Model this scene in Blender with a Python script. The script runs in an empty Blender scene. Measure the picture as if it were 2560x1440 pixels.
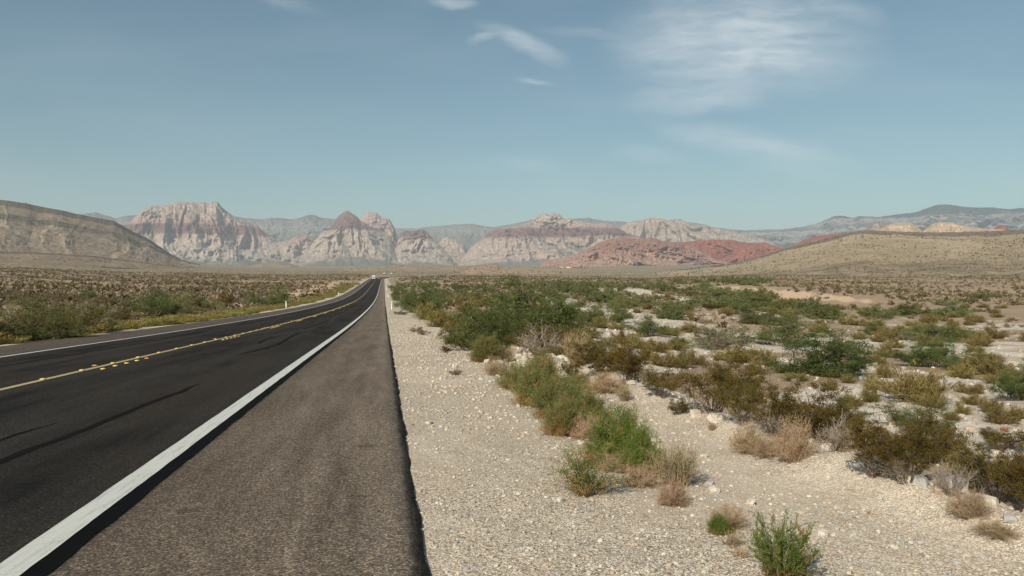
import bpy, math
import numpy as np
from mathutils import Matrix, Vector

# ------------------------------------------------------------------ camera, sky, sun, exposure
C = bpy.context.scene
F = 2000.0                                   # focal length for a 2560 px wide frame
YAW = math.atan(320 / F)                     # the road runs along +Y, the lens looks a little right of it
PITCH = -math.atan(38 / F)
FW = np.array([math.sin(YAW) * math.cos(PITCH), math.cos(YAW) * math.cos(PITCH), math.sin(PITCH)])
RT = np.array([math.cos(YAW), -math.sin(YAW), 0.0])
UP = np.cross(RT, FW)
cam_d = bpy.data.cameras.new("camera"); cam = bpy.data.objects.new("camera", cam_d)
C.collection.objects.link(cam); C.camera = cam
cam_d.sensor_width = 36.0; cam_d.lens = 36.0 * F / 2560; cam_d.clip_start = 0.05; cam_d.clip_end = 90000
cam.matrix_world = Matrix(((RT[0], UP[0], -FW[0], 0), (RT[1], UP[1], -FW[1], 0), (RT[2], UP[2], -FW[2], 0), (0, 0, 0, 1)))

SUN_AZ, SUN_EL = math.radians(219), math.radians(36)      # compass style: clockwise from +Y
SUN_DIR = Vector((math.sin(SUN_AZ) * math.cos(SUN_EL), math.cos(SUN_AZ) * math.cos(SUN_EL), math.sin(SUN_EL)))
sl = bpy.data.lights.new("sun", 'SUN'); sl.energy = 4.6; sl.angle = math.radians(0.53); sl.color = (1.0, 0.915, 0.785)
so = bpy.data.objects.new("sun", sl); C.collection.objects.link(so)
so.rotation_euler = SUN_DIR.to_track_quat('Z', 'Y').to_euler(); so.location = (0, -40, 60)

C.view_settings.view_transform = 'Standard'; C.view_settings.look = 'None'
C.view_settings.exposure = 0.28; C.view_settings.gamma = 1.0
C.render.engine = 'CYCLES'
C.cycles.max_bounces = 6; C.cycles.diffuse_bounces = 3; C.cycles.transparent_max_bounces = 8
C.cycles.volume_bounces = 1; C.cycles.use_denoising = True


class NT:
    """small helper round a node tree"""
    def __init__(s, tree):
        s.t = tree; s.n = tree.nodes; s.l = tree.links
    def new(s, kind, **kw):
        nd = s.n.new(kind)
        for k, v in kw.items(): setattr(nd, k, v)
        return nd
    def link(s, a, b): s.l.new(a, b)
    def put(s, sock, v):
        if isinstance(v, bpy.types.NodeSocket): s.l.new(v, sock)
        elif v is not None: sock.default_value = v
    def math(s, op, a, b=None, c=None, clamp=False):
        nd = s.new('ShaderNodeMath', operation=op, use_clamp=clamp)
        for i, v in enumerate((a, b, c)):
            if v is not None: s.put(nd.inputs[i], v)
        return nd.outputs[0]
    def vmath(s, op, a, b=None, out=0):
        nd = s.new('ShaderNodeVectorMath', operation=op)
        s.put(nd.inputs[0], a)
        if b is not None: s.put(nd.inputs[1], b)
        return nd.outputs[out]
    def mix(s, f, a, b, mode='MIX'):
        nd = s.new('ShaderNodeMix', data_type='RGBA', blend_type=mode)
        s.put(nd.inputs[0], f)
        s.put(nd.inputs[6], a if isinstance(a, bpy.types.NodeSocket) else (*a, 1))
        s.put(nd.inputs[7], b if isinstance(b, bpy.types.NodeSocket) else (*b, 1))
        return nd.outputs[2]
    def noise(s, vec, scale, detail=4, rough=.55, dist=0.0, col=False):
        nd = s.new('ShaderNodeTexNoise'); s.put(nd.inputs['Vector'], vec)
        nd.inputs['Scale'].default_value = scale; nd.inputs['Detail'].default_value = detail
        nd.inputs['Roughness'].default_value = rough; nd.inputs['Distortion'].default_value = dist
        return nd.outputs[1 if col else 0]
    def voro(s, vec, scale, feature='F1', out='Distance', rnd=1.0):
        nd = s.new('ShaderNodeTexVoronoi', feature=feature); s.put(nd.inputs['Vector'], vec)
        nd.inputs['Scale'].default_value = scale; nd.inputs['Randomness'].default_value = rnd
        return nd.outputs[out]
    def rng(s, v, a, b, c=0.0, d=1.0, smooth=False):
        nd = s.new('ShaderNodeMapRange', interpolation_type='SMOOTHSTEP' if smooth else 'LINEAR')
        s.put(nd.inputs[0], v)
        for i, x in enumerate((a, b, c, d)): nd.inputs[i + 1].default_value = x
        return nd.outputs[0]
    def ramp(s, v, stops, interp='LINEAR'):
        nd = s.new('ShaderNodeValToRGB'); nd.color_ramp.interpolation = interp
        e = nd.color_ramp.elements
        while len(e) < len(stops): e.new(0.5)
        for k, (p, c) in enumerate(stops): e[k].position = p; e[k].color = (*c, 1)
        s.put(nd.inputs[0], v); return nd.outputs[0]
    def scale(s, vec, xyz):
        return s.vmath('MULTIPLY', vec, xyz)
    def attr(s, name):
        return s.new('ShaderNodeAttribute', attribute_name=name).outputs['Fac']


# ---- world: Nishita sky with thin cirrus in fixed sky directions
w = bpy.data.worlds.new("World"); C.world = w; w.use_nodes = True
wt = NT(w.node_tree); wt.n.clear()
sky = wt.new('ShaderNodeTexSky', sky_type='NISHITA', sun_disc=False, sun_elevation=SUN_EL, sun_rotation=SUN_AZ,
             altitude=1000, air_density=1.0, dust_density=2.2, ozone_density=1.6)
hsv = wt.new('ShaderNodeHueSaturation'); hsv.inputs['Saturation'].default_value = 1.0
wt.link(sky.outputs[0], hsv.inputs['Color'])
skyc = wt.mix(1.0, hsv.outputs[0], (0.80, 1.0, 0.875), 'MULTIPLY')
gen = wt.new('ShaderNodeTexCoord').outputs['Generated']
dfw = wt.vmath('DOT_PRODUCT', gen, (math.sin(YAW), math.cos(YAW), 0), out=1)
drt = wt.vmath('DOT_PRODUCT', gen, (math.cos(YAW), -math.sin(YAW), 0), out=1)
dz = wt.new('ShaderNodeSeparateXYZ'); wt.link(gen, dz.inputs[0])
dsafe = wt.math('MAXIMUM', dfw, 0.05)
su = wt.math('DIVIDE', drt, dsafe); sv = wt.math('DIVIDE', dz.outputs[2], dsafe)      # tangent coordinates of the western sky
suv = wt.new('ShaderNodeCombineXYZ'); wt.link(su, suv.inputs[0]); wt.link(sv, suv.inputs[1])
warp = wt.noise(suv.outputs[0], 9, 3, .6, col=True)
wv = wt.vmath('ADD', suv.outputs[0], wt.scale(wt.vmath('SUBTRACT', warp, (.5, .5, .5)), (.055, .034, 0)))
cl = None
# centre u, v, half widths, tilt, strength of each patch of cirrus
for (cu, cv, ru, rv, an, st) in ((.285, .285, .14, .062, -.03, 1.0), (.27, .225, .115, .022, .08, .8), (.31, .315, .055, .05, .2, .5),
                             (.30, .160, .115, .018, -.22, .55), (.015, .286, .055, .013, -.42, .55), (-.035, .292, .02, .008, .4, .4),
                             (.028, .238, .024, .004, -.06, .6), (-.075, .340, .026, .007, 0, .75), (.24, .335, .08, .03, -.3, .45),
                             (.40, .330, .06, .02, -.3, .42), (.145, .296, .10, .008, -.08, .35), (.17, .147, .05, .012, 0, .28),
                             (.33, .14, .10, .02, -.3, .26), (-.29, .34, .05, .01, -.2, .22), (.22, .22, .03, .012, -.3, .35),
                             (.02, .135, .05, .01, -.1, .22)):
    d = wt.vmath('SUBTRACT', wv, (cu, cv, 0))
    m = wt.new('ShaderNodeMapping', vector_type='POINT'); m.inputs['Rotation'].default_value = (0, 0, -an)
    wt.link(d, m.inputs[0])
    e = wt.scale(m.outputs[0], (1 / ru, 1 / rv, 0))
    ln = wt.vmath('LENGTH', e, out=1)
    q = wt.rng(ln, 1.45, 0.15, 0, st, True)
    cl = q if cl is None else wt.math('MAXIMUM', cl, q)
wm = wt.new('ShaderNodeMapping'); wm.inputs['Rotation'].default_value = (0, 0, .12); wm.inputs['Scale'].default_value = (7, 30, 1)
wt.link(wv, wm.inputs[0])
wm2 = wt.new('ShaderNodeMapping'); wm2.inputs['Rotation'].default_value = (0, 0, -.35); wm2.inputs['Scale'].default_value = (12, 70, 1); wt.link(wv, wm2.inputs[0])
fib = wt.rng(wt.noise(wm2.outputs[0], 2.0, 6, .6, .0), .30, .70, .78, 1.10)
wisp = wt.math('MULTIPLY', wt.rng(wt.noise(wm.outputs[0], 1.1, 6, .58, .12), .30, .66, .22, 1.0), fib)
haz = wt.rng(wt.noise(wt.scale(suv.outputs[0], (2, 9, 1)), 1.5, 3, .5), .45, .8, 0, .10)
cfac = wt.math('ADD', wt.math('MULTIPLY', cl, wisp), wt.math('MULTIPLY', haz, 1.0), clamp=True)
skyc2 = wt.mix(wt.math('MULTIPLY', cfac, .92), skyc, (8.0, 8.7, 9.0))
bg = wt.new('ShaderNodeBackground'); bg.inputs[1].default_value = 0.075
wt.link(skyc2, bg.inputs[0])
wo = wt.new('ShaderNodeOutputWorld'); wt.link(bg.outputs[0], wo.inputs[0])

# ------------------------------------------------------------------ helpers
COL = C.collection


def ray(px, py):
    return FW + RT * ((px - 1280) / F) - UP * ((py - 720) / F)


def dir_h(px):
    """unit horizontal direction of a frame column"""
    r = ray(px, 682); r = np.array([r[0], r[1]]); return r / np.linalg.norm(r)


def slope_at(px, py):
    """rise per horizontal metre of the sight line through a frame point"""
    r = ray(px, py); return r[2] / math.hypot(r[0], r[1])


def hsh(ix, iy, iz, seed):
    n = (ix.astype(np.int64) * 374761393 + iy.astype(np.int64) * 668265263 + iz.astype(np.int64) * 2147483647 + seed * 1274126177) & 0xffffffff
    n = ((n ^ (n >> 13)) * 1274126177) & 0xffffffff
    n = ((n ^ (n >> 15)) * 2246822519) & 0xffffffff
    return ((n ^ (n >> 16)) & 0xffffff) / float(0xffffff)


def vnoise(x, y, seed=0):
    x, y = np.broadcast_arrays(np.asarray(x, float), np.asarray(y, float))
    ix = np.floor(x); iy = np.floor(y); fx = x - ix; fy = y - iy
    fx = fx * fx * fx * (fx * (fx * 6 - 15) + 10); fy = fy * fy * fy * (fy * (fy * 6 - 15) + 10)
    ix = ix.astype(np.int64); iy = iy.astype(np.int64); z = np.zeros_like(ix)
    a = hsh(ix, iy, z, seed); b = hsh(ix + 1, iy, z, seed); c = hsh(ix, iy + 1, z, seed); d = hsh(ix + 1, iy + 1, z, seed)
    return a + (b - a) * fx + (c - a) * fy + (a - b - c + d) * fx * fy


def fbm(x, y, oct=4, seed=0, gain=.5, lac=2.03):
    s = 0; amp = 1; tot = 0
    for k in range(oct):
        s = s + amp * vnoise(x * lac ** k + 17.3 * k, y * lac ** k - 9.1 * k, seed + k); tot += amp; amp *= gain
    return s / tot


def ridged(x, y, oct=4, seed=0, gain=.5):
    s = 0; amp = 1; tot = 0
    for k in range(oct):
        n = 1 - np.abs(2 * vnoise(x * 2.07 ** k + 31.7 * k, y * 2.07 ** k + 5.3 * k, seed + k) - 1)
        s = s + amp * n; tot += amp; amp *= gain
    return s / tot


def sstep(a, b, x):
    t = np.clip((x - a) / (b - a), 0, 1); return t * t * (3 - 2 * t)


def quad_mesh(name, v, q, mat_idx=None, mats=(), smooth=False, attrs=None):
    me = bpy.data.meshes.new(name)
    v = np.ascontiguousarray(v, np.float32); q = np.ascontiguousarray(q, np.int32)
    me.vertices.add(len(v)); me.vertices.foreach_set('co', v.ravel())
    me.loops.add(q.size); me.loops.foreach_set('vertex_index', q.ravel())
    me.polygons.add(len(q)); me.polygons.foreach_set('loop_start', np.arange(0, q.size, 4, dtype=np.int32))
    try: me.polygons.foreach_set('loop_total', np.full(len(q), 4, np.int32))
    except Exception: pass
    for m in mats: me.materials.append(m)
    if mat_idx is not None: me.polygons.foreach_set('material_index', np.ascontiguousarray(mat_idx, np.int32))
    me.polygons.foreach_set('use_smooth', np.full(len(q), bool(smooth)))
    for k, a in (attrs or {}).items():
        at = me.attributes.new(k, 'FLOAT', 'POINT'); at.data.foreach_set('value', np.ascontiguousarray(a, np.float32))
    me.update(calc_edges=True); me.validate()
    return me


def grid_quads(nu, nv):
    i, j = np.meshgrid(np.arange(nu - 1), np.arange(nv - 1), indexing='ij')
    a = (i * nv + j).ravel()
    return np.stack([a, a + nv, a + nv + 1, a + 1], 1)


def put(name, me, parent=None, loc=None, rotz=0.0, scale=None):
    o = bpy.data.objects.new(name, me); COL.objects.link(o)
    if parent is not None: o.parent = parent
    if loc is not None: o.location = loc
    if rotz: o.rotation_euler = (0, 0, rotz)
    if scale is not None: o.scale = scale
    return o


def tag(o, label=None, cat=None, group=None, kind=None):
    if label: o['label'] = label
    if cat: o['category'] = cat
    if group: o['group'] = group
    if kind: o['kind'] = kind
    return o


class Acc:
    """collects quads into one mesh"""
    def __init__(s): s.v = []; s.q = []; s.m = []; s.n = 0
    def add(s, v, q, m=0):
        v = np.asarray(v, float).reshape(-1, 3); q = np.asarray(q, int).reshape(-1, 4)
        s.v.append(v); s.q.append(q + s.n); s.m.append(np.broadcast_to(np.asarray(m), (len(q),))); s.n += len(v)
    def box(s, x0, x1, y0, y1, z0, z1, m=0, tx=0.0, ty0=0.0, ty1=0.0):
        """a box whose top is drawn in by tx at each side, ty0 at -Y and ty1 at +Y"""
        v = [(x0, y0, z0), (x1, y0, z0), (x1, y1, z0), (x0, y1, z0),
             (x0 + tx, y0 + ty0, z1), (x1 - tx, y0 + ty0, z1), (x1 - tx, y1 - ty1, z1), (x0 + tx, y1 - ty1, z1)]
        s.add(v, [(0, 3, 2, 1), (4, 5, 6, 7), (0, 1, 5, 4), (1, 2, 6, 5), (2, 3, 7, 6), (3, 0, 4, 7)], m)
    def cyl(s, c, axis, r, half, n=20, m=0, r2=None):
        """a closed cylinder along axis 0/1/2, capped with inset rings"""
        a = np.linspace(0, 2 * np.pi, n, endpoint=False); r2 = r if r2 is None else r2
        rings = []
        for (h, rr) in ((-half, .001), (-half, r), (half, r2), (half, .001)):
            p = np.zeros((n, 3)); p[:, axis] = h; p[:, (axis + 1) % 3] = np.cos(a) * rr; p[:, (axis + 2) % 3] = np.sin(a) * rr
            rings.append(p + np.asarray(c))
        v = np.concatenate(rings); q = []
        for k in range(3):
            for i in range(n):
                j = (i + 1) % n; q.append((k * n + i, k * n + j, (k + 1) * n + j, (k + 1) * n + i))
        s.add(v, q, m)
    def prism(s, prof, x0, x1, m=0):
        """side profile [(y, z)...] of an even number of points (top and bottom chain) swept across x"""
        P = np.array(prof, float); n = len(P)
        v = np.concatenate([np.c_[np.full(n, x0), P], np.c_[np.full(n, x1), P]]); q = []
        for i in range(n):
            j = (i + 1) % n; q.append((i, j, n + j, n + i))
        h = n // 2
        for i in range(h - 1):                   # sides: chain i with its partner n-1-i
            q.append((i, n - 1 - i, n - 2 - i, i + 1)); q.append((n + i, n + i + 1, n + n - 2 - i, n + n - 1 - i))
        s.add(v, q, m)
    def mesh(s, name, mats, smooth=False):
        return quad_mesh(name, np.concatenate(s.v), np.concatenate(s.q), np.concatenate(s.m), mats, smooth)


def bevelled(o, width=.03, seg=2):
    b = o.modifiers.new('soft_edges', 'BEVEL'); b.width = width; b.segments = seg; b.limit_method = 'ANGLE'
    return o


# ------------------------------------------------------------------ materials
def mat(name):
    m = bpy.data.materials.new(name); m.use_nodes = True
    t = NT(m.node_tree); t.n.clear()
    out = t.new('ShaderNodeOutputMaterial'); b = t.new('ShaderNodeBsdfPrincipled')
    t.link(b.outputs[0], out.inputs[0])
    return m, t, b, out


def plain(name, col, rough=.6, metal=0.0, var=.12, scale=6.0, spec=.5):
    m, t, b, o = mat(name)
    pos = t.new('ShaderNodeTexCoord').outputs['Object']
    f = t.rng(t.noise(pos, scale, 5, .6), .3, .7, 1 - var, 1 + var)
    c = t.mix(1.0, col, t.new('ShaderNodeCombineColor').outputs[0], 'MULTIPLY')
    cc = c.node.inputs[7].links[0].from_node
    for i in range(3): t.link(f, cc.inputs[i])
    t.link(c, b.inputs['Base Color']); b.inputs['Roughness'].default_value = rough; b.inputs['Metallic'].default_value = metal
    b.inputs['Specular IOR Level'].default_value = spec
    return m


def leaf(name, a, b2, trans=.25, scale=3.0, objvar=.18):
    """leaves: two natural tones in clumps, a slightly different tone per plant, thin enough to let light through"""
    m = bpy.data.materials.new(name); m.use_nodes = True
    t = NT(m.node_tree); t.n.clear(); out = t.new('ShaderNodeOutputMaterial')
    pos = t.new('ShaderNodeTexCoord').outputs['Object']
    f = t.rng(t.noise(pos, scale, 3, .6), .35, .65)
    c = t.mix(f, a, b2)
    rnd = t.new('ShaderNodeObjectInfo').outputs['Random']
    h = t.new('ShaderNodeHueSaturation'); t.link(c, h.inputs['Color'])
    t.link(t.rng(rnd, 0, 1, 1 - objvar, 1 + objvar), h.inputs['Value'])
    t.link(t.rng(t.math('FRACT', t.math('MULTIPLY', rnd, 7.31)), 0, 1, .485, .515), h.inputs['Hue'])
    d = t.new('ShaderNodeBsdfDiffuse'); tr = t.new('ShaderNodeBsdfTranslucent'); mx = t.new('ShaderNodeMixShader')
    t.link(h.outputs[0], d.inputs[0]); t.link(h.outputs[0], tr.inputs[0]); mx.inputs[0].default_value = trans
    t.link(d.outputs[0], mx.inputs[1]); t.link(tr.outputs[0], mx.inputs[2]); t.link(mx.outputs[0], out.inputs[0])
    return m


# ------------------------------------------------------------------ the lie of the land (camera lens at the origin, Y along the road)
RY = np.array([-60, 0, 22, 40, 64, 90, 118, 160, 200, 250, 320, 400, 520, 650, 760, 900, 1200, 1700, 2600], float)
RZ = np.array([.6, -1.4, -2.15, -2.79, -3.53, -4.24, -4.9, -5.75, -6.3, -6.6, -6.5, -6.1, -5.55, -5.0, -4.3, -3.9, -3.3, -2.2, 2], float)
_ys = np.arange(-60, 2601, 1.0); _zs = np.interp(_ys, RY, RZ)
_k = np.hanning(31); _k /= _k.sum(); _zs2 = np.convolve(np.pad(_zs, 15, mode='reflect', reflect_type='odd'), _k, 'valid')


def road_z(y): return np.interp(y, _ys, _zs2)


def road_c(y):
    d = np.maximum(np.asarray(y, float) - 640, 0); return np.where(d < 700, d * d / 1900.0, 700 * 700 / 1900.0 + (d - 700) * .737)


BX_Y = [-40, 5, 14, 18, 24, 28.5, 34, 60, 2000]
BX_X = [4.6, 4.5, 4.75, 4.55, 3.9, 3.2, 2.7, 2.9, 3.0]
COLS = [  # angle from +Y in degrees: (distance, frame row its ground shows at)
    (-33, [(5, 1500), (26, 858), (40, 815), (60, 790), (80, 778), (120, 760), (170, 743), (250, 722), (350, 703), (600, 682), (1000, 665), (1800, 651), (2600, 645), (5000, 640), (14000, 650)]),
    (-23.5, [(5, 1500), (26, 858), (40, 815), (60, 792), (80, 780), (120, 762), (170, 746), (250, 726), (350, 708), (600, 687), (1000, 671), (1800, 656), (2600, 648), (5000, 645), (14000, 655)]),
    (-16, [(8, 1300), (45, 818), (70, 800), (100, 786), (130, 773), (170, 757), (220, 742), (350, 717), (600, 697), (1000, 684), (1800, 672), (3000, 663), (5000, 660), (8000, 662), (14000, 664)]),
    (-6, [(10, 1100), (60, 812), (90, 790), (118, 775), (160, 756), (220, 738), (350, 716), (600, 698), (1000, 688), (1800, 679), (3000, 673), (5000, 668), (8000, 666), (14000, 664)]),
    (0, [(10, 1100), (50, 815), (90, 790), (118, 776), (160, 760), (220, 744), (350, 720), (600, 701), (1000, 690), (1800, 681), (3000, 675), (5000, 669), (8000, 667), (14000, 664)]),
    (9, [(10, 1250), (20, 960), (30, 880), (50, 826), (80, 787), (130, 757), (200, 737), (350, 716), (600, 701), (1000, 690.5), (1800, 683), (3000, 676), (5000, 669), (8000, 666), (14000, 662)]),
    (19, [(8, 1500), (15, 1080), (35, 892), (60, 826), (90, 791), (130, 767), (200, 744), (300, 728), (400, 719.5), (480, 711), (600, 704), (900, 697), (1500, 688), (2500, 677), (4500, 664), (8000, 660), (14000, 658)]),
] + [(a_ + (b_ - a_) * f_, [(math.exp(math.log(p[0]) * (1 - f_) + math.log(q[0]) * f_), p[1] * (1 - f_) + q[1] * f_) for p, q in zip(P_, Q_)])
     for (a_, P_), (b_, Q_) in (lambda L: zip(L[:-1], L[1:]))([   # columns across the tan bank, matched point by point so that its toe and lip stay sharp
    (21.5, [(8, 1500), (15, 1100), (35, 900), (60, 833), (90, 796), (130, 770), (220, 742), (345, 725), (372, 711), (440, 706), (560, 700), (900, 695), (1500, 686), (2500, 676), (4500, 663), (14000, 656)]),
    (23.5, [(8, 1500), (15, 1100), (35, 905), (60, 838), (90, 800), (130, 773), (200, 750), (300, 733), (322, 711), (380, 705), (500, 700), (900, 693), (1500, 684), (2500, 674), (4500, 662), (14000, 655)]),
    (28, [(8, 1500), (15, 1120), (30, 940), (50, 868), (80, 816), (120, 787), (180, 764), (235, 752), (254, 720), (310, 712), (450, 704), (700, 694), (1500, 678), (2500, 669), (4500, 660), (14000, 655)]),
    (33, [(8, 1500), (15, 1140), (27, 970), (44, 890), (68, 840), (102, 810), (146, 785), (195, 770), (212, 745), (260, 732), (385, 717), (560, 704), (1300, 680), (2300, 668), (4500, 660), (14000, 655)]),
    (36.5, [(8, 1500), (15, 1150), (25, 990), (40, 908), (60, 862), (90, 826), (130, 798), (170, 782), (186, 766), (235, 747), (350, 725), (500, 709), (1200, 680), (2200, 668), (4500, 660), (14000, 655)]),
    (39, [(8, 1500), (18, 1100), (32, 955), (40, 918), (60, 866), (90, 830), (130, 800), (170, 780), (186, 773), (235, 753), (350, 727), (500, 710), (1200, 680), (2200, 668), (4500, 660), (14000, 655)]),
    (44, [(8, 1500), (20, 1060), (30, 970), (40, 920), (60, 870), (90, 833), (130, 801), (170, 777), (186, 770), (250, 749), (350, 729), (500, 710), (1200, 680), (2200, 668), (4500, 660), (14000, 655)])])
     for f_ in np.arange(0, 1.001, .25)[:4 if b_ < 44 else 5]]
_cang = np.array([c[0] for c in COLS], float)
_LR = np.linspace(math.log(1.0), math.log(16000), 1600)
_CT = np.array([np.interp(_LR, [math.log(a) for a, _ in c[1]], [-(b - 682) / F for _, b in c[1]]) for c in COLS])
_kk = np.hanning(15); _kk /= _kk.sum()
_CT = np.array([np.convolve(np.pad(r, 7, mode='edge'), _kk, 'valid') for r in _CT])


def column_z(x, y):
    r = np.hypot(x, y) + 1e-6; th = np.degrees(np.arctan2(x, y))
    t = np.clip(th, -33, 44)
    li = np.clip((np.log(np.maximum(r, 1.0)) - _LR[0]) / (_LR[1] - _LR[0]), 0, len(_LR) - 1.001)
    l0 = li.astype(int); lf = li - l0
    k = np.clip(np.searchsorted(_cang, t, side='right') - 1, 0, len(_cang) - 2)
    cf = (t - _cang[k]) / (_cang[k + 1] - _cang[k]); cf = cf * cf * (3 - 2 * cf)
    g = lambda c, l: _CT[c, l]
    s = (g(k, l0) * (1 - lf) + g(k, l0 + 1) * lf) * (1 - cf) + (g(k + 1, l0) * (1 - lf) + g(k + 1, l0 + 1) * lf) * cf
    return s * r * np.cos(np.radians(t) - YAW)


def terrain(x, y, fine=True):
    x = np.asarray(x, float); y = np.asarray(y, float)
    r = np.hypot(x, y)
    rz = road_z(y); c = road_c(y)
    xr = x - c
    field = column_z(x, y)
    near = sstep(26, 9, r)
    field = field * (1 - near) + (rz - 1.75 - .02 * np.abs(xr)) * near
    back = sstep(20, -15, y); field = field * (1 - back) + (rz - 1.2) * back
    if fine:
        field = field + (fbm(x / 9, y / 9, 4, 5) - .5) * .55 * sstep(6, 40, r) + (fbm(x / 60, y / 60, 3, 8) - .5) * np.clip(r / 260, 0, 3.2)
    bx = np.interp(y, BX_Y, BX_X) + .35 * (vnoise(y / 3.1, 0 * y, 3) - .5)
    bench = rz - .09 - .035 * np.maximum(xr - .17, 0)
    berm = .17 * np.exp(-((xr - bx + .3) / .38) ** 2) * (0.5 + vnoise(x / .8, y / .8, 9)) * sstep(40, 25, y)
    if fine:
        bench = bench + (fbm(x / .35, y / .35, 3, 2) - .5) * .028 + (fbm(x / 2.4, y / 2.4, 2, 4) - .5) * .05
    right = bench + berm
    s = sstep(0, 1, (xr - bx) / np.interp(y, [0, 30, 80, 200], [2.6, 3.2, 5, 8]))
    zr = right * (1 - s) + np.minimum(field, rz + 6) * s
    zr = np.where(s >= 1, field, zr)
    verge = rz - .07 - .03 * np.maximum(-12.2 - xr, 0)
    if fine: verge = verge + (fbm(x / .6, y / .6, 3, 12) - .5) * .05
    sl_ = sstep(0, 1, (-13.8 - xr) / np.interp(y, [0, 60, 200], [5, 6, 9]))
    zl = verge * (1 - sl_) + field * sl_
    z = np.where(xr > .17, zr, np.where(xr < -12.2, zl, rz - .22))
    return z


def ground_at(px, py, rmax=4000.0):
    """the point of the ground seen through a frame point (to read plant sites off the photograph)"""
    d = ray(px, py); rr = np.exp(np.linspace(math.log(2.2), math.log(rmax), 4000)) / math.hypot(d[0], d[1])
    X = d[0] * rr; Y = d[1] * rr; Z = d[2] * rr
    h = Z - terrain(X, Y)
    k = np.argmax(h < 0) if (h < 0).any() else len(rr) - 1
    k = max(k, 1); a = h[k - 1] / (h[k - 1] - h[k] + 1e-9); a = min(max(a, 0), 1)
    t = rr[k - 1] + (rr[k] - rr[k - 1]) * a
    x, y = d[0] * t, d[1] * t
    return x, y, float(terrain(x, y)), t          # t is the depth along the lens axis


# white gravel channels of the wash, as paths over the ground
CHAN = [[(1395, 745), (1420, 765), (1475, 790), (1530, 775), (1600, 800), (1640, 815), (1720, 818), (1800, 830)],
        [(1420, 880), (1480, 850), (1570, 820), (1640, 800), (1700, 812), (1900, 872), (1990, 860), (2130, 850), (2260, 868), (2420, 880), (2560, 905)],
        [(1590, 915), (1690, 870), (1840, 890), (1940, 900), (2200, 935), (2330, 950), (2480, 970), (2600, 990)],
        [(2150, 985), (2290, 985), (2420, 1040), (2560, 1090)], [(2080, 1010), (2180, 1030), (2300, 1060), (2470, 1085), (2600, 1120)],
        [(1170, 795), (1190, 783), (1240, 790)], [(1580, 722), (1610, 735), (1700, 745), (1760, 760)], [(1510, 722), (1525, 735)]]
CHW = [.020, .022, .017, .026, .02, .02, .010, .010]            # half width as a share of the distance
CHP = [[ground_at(*p)[:2] for p in ch] for ch in CHAN]


def channel(x, y):
    """1 in a bare gravel channel, 0 away from it"""
    best = np.zeros(np.shape(x))
    for P, wd in zip(CHP, CHW):
        for (ax, ay), (bx, by) in zip(P[:-1], P[1:]):
            dx, dy = bx - ax, by - ay; L2 = dx * dx + dy * dy + 1e-9
            t = np.clip(((x - ax) * dx + (y - ay) * dy) / L2, 0, 1)
            # distances along the line of sight count for less, as channels are as deep as they are long
            d = np.hypot(x - ax - t * dx, y - ay - t * dy)
            hw = wd * np.hypot(ax + t * dx, ay + t * dy) + 1.0
            best = np.maximum(best, sstep(1.7, .55, d / hw))
    return best


# ---- ground sheet
ang = np.radians(np.concatenate([np.arange(-180, -42, 6.0), np.arange(-42, 58.01, .16), np.arange(60, 180.1, 6.0)]))
rad = np.concatenate([[.2, .8, 1.4], np.exp(np.arange(math.log(1.9), math.log(15500), .0145))])
TH, RR = np.meshgrid(ang, rad, indexing='ij')
GX = np.sin(TH) * RR; GY = np.cos(TH) * RR
GZ = terrain(GX, GY)
_xr = GX - road_c(GY); _bx = np.interp(GY, BX_Y, BX_X)
a_bench = np.where(_xr > -6, sstep(1.1, -.1, _xr - _bx), sstep(-15.6, -13.9, _xr))
a_wash = channel(GX, GY) * (_xr > _bx + .5)
a_wash = np.maximum(a_wash, .56 * sstep(.44, .62, fbm(GX / 7, GY / 7, 4, 31)) * (_xr > _bx + 1) * sstep(170, 110, RR) * sstep(math.radians(4), math.radians(9), TH))
_gr = np.gradient(column_z(GX, GY), axis=1) / np.maximum(np.gradient(RR, axis=1), 1e-6)
a_bank = sstep(.06, .12, _gr) * sstep(140, 160, RR) * sstep(420, 390, RR) * (TH > math.radians(20))
a_bank = np.maximum(a_bank, sstep(-34, -31, _xr) * sstep(-19, -21, _xr) * sstep(95, 140, GY) * sstep(560, 460, GY) * (.35 + .65 * fbm(GX / 5, GY / 12, 3, 44)))
for (qx, qy, qr) in ((360, 806, 4.5), (480, 792, 6), (540, 788, 6), (620, 780, 7), (300, 815, 3), (700, 772, 6)):
    gx_, gy_ = ground_at(qx, qy)[:2]; a_bank = np.maximum(a_bank, 1.1 * np.exp(-((GX - gx_) ** 2 + ((GY - gy_) / 1.5) ** 2) / qr ** 2))
a_far = sstep(300, 1400, RR)
gm, t, b, o_ = mat("desert_ground")
pos = t.new('ShaderNodeNewGeometry').outputs['Position']
n_big = t.noise(pos, .05, 5, .6); n_mid = t.noise(pos, .9, 5, .65); n_sm = t.noise(pos, 11, 4, .7)
# soil
soil = t.ramp(n_big, [(.3, (.26, .18, .11)), (.5, (.33, .24, .155)), (.72, (.40, .30, .20))])
soil = t.mix(t.rng(n_mid, .35, .7), soil, (.30, .225, .165))
farsoil = t.ramp(t.noise(pos, .006, 5, .6), [(.3, (.21, .17, .105)), (.5, (.27, .215, .14)), (.7, (.34, .25, .165))])
farspk = t.rng(t.noise(pos, .16, 3, .8), .50, .60)
farsoil = t.mix(t.math('MULTIPLY', farspk, .75), farsoil, (.085, .082, .042))
soil = t.mix(t.attr('far'), soil, farsoil)
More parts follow.
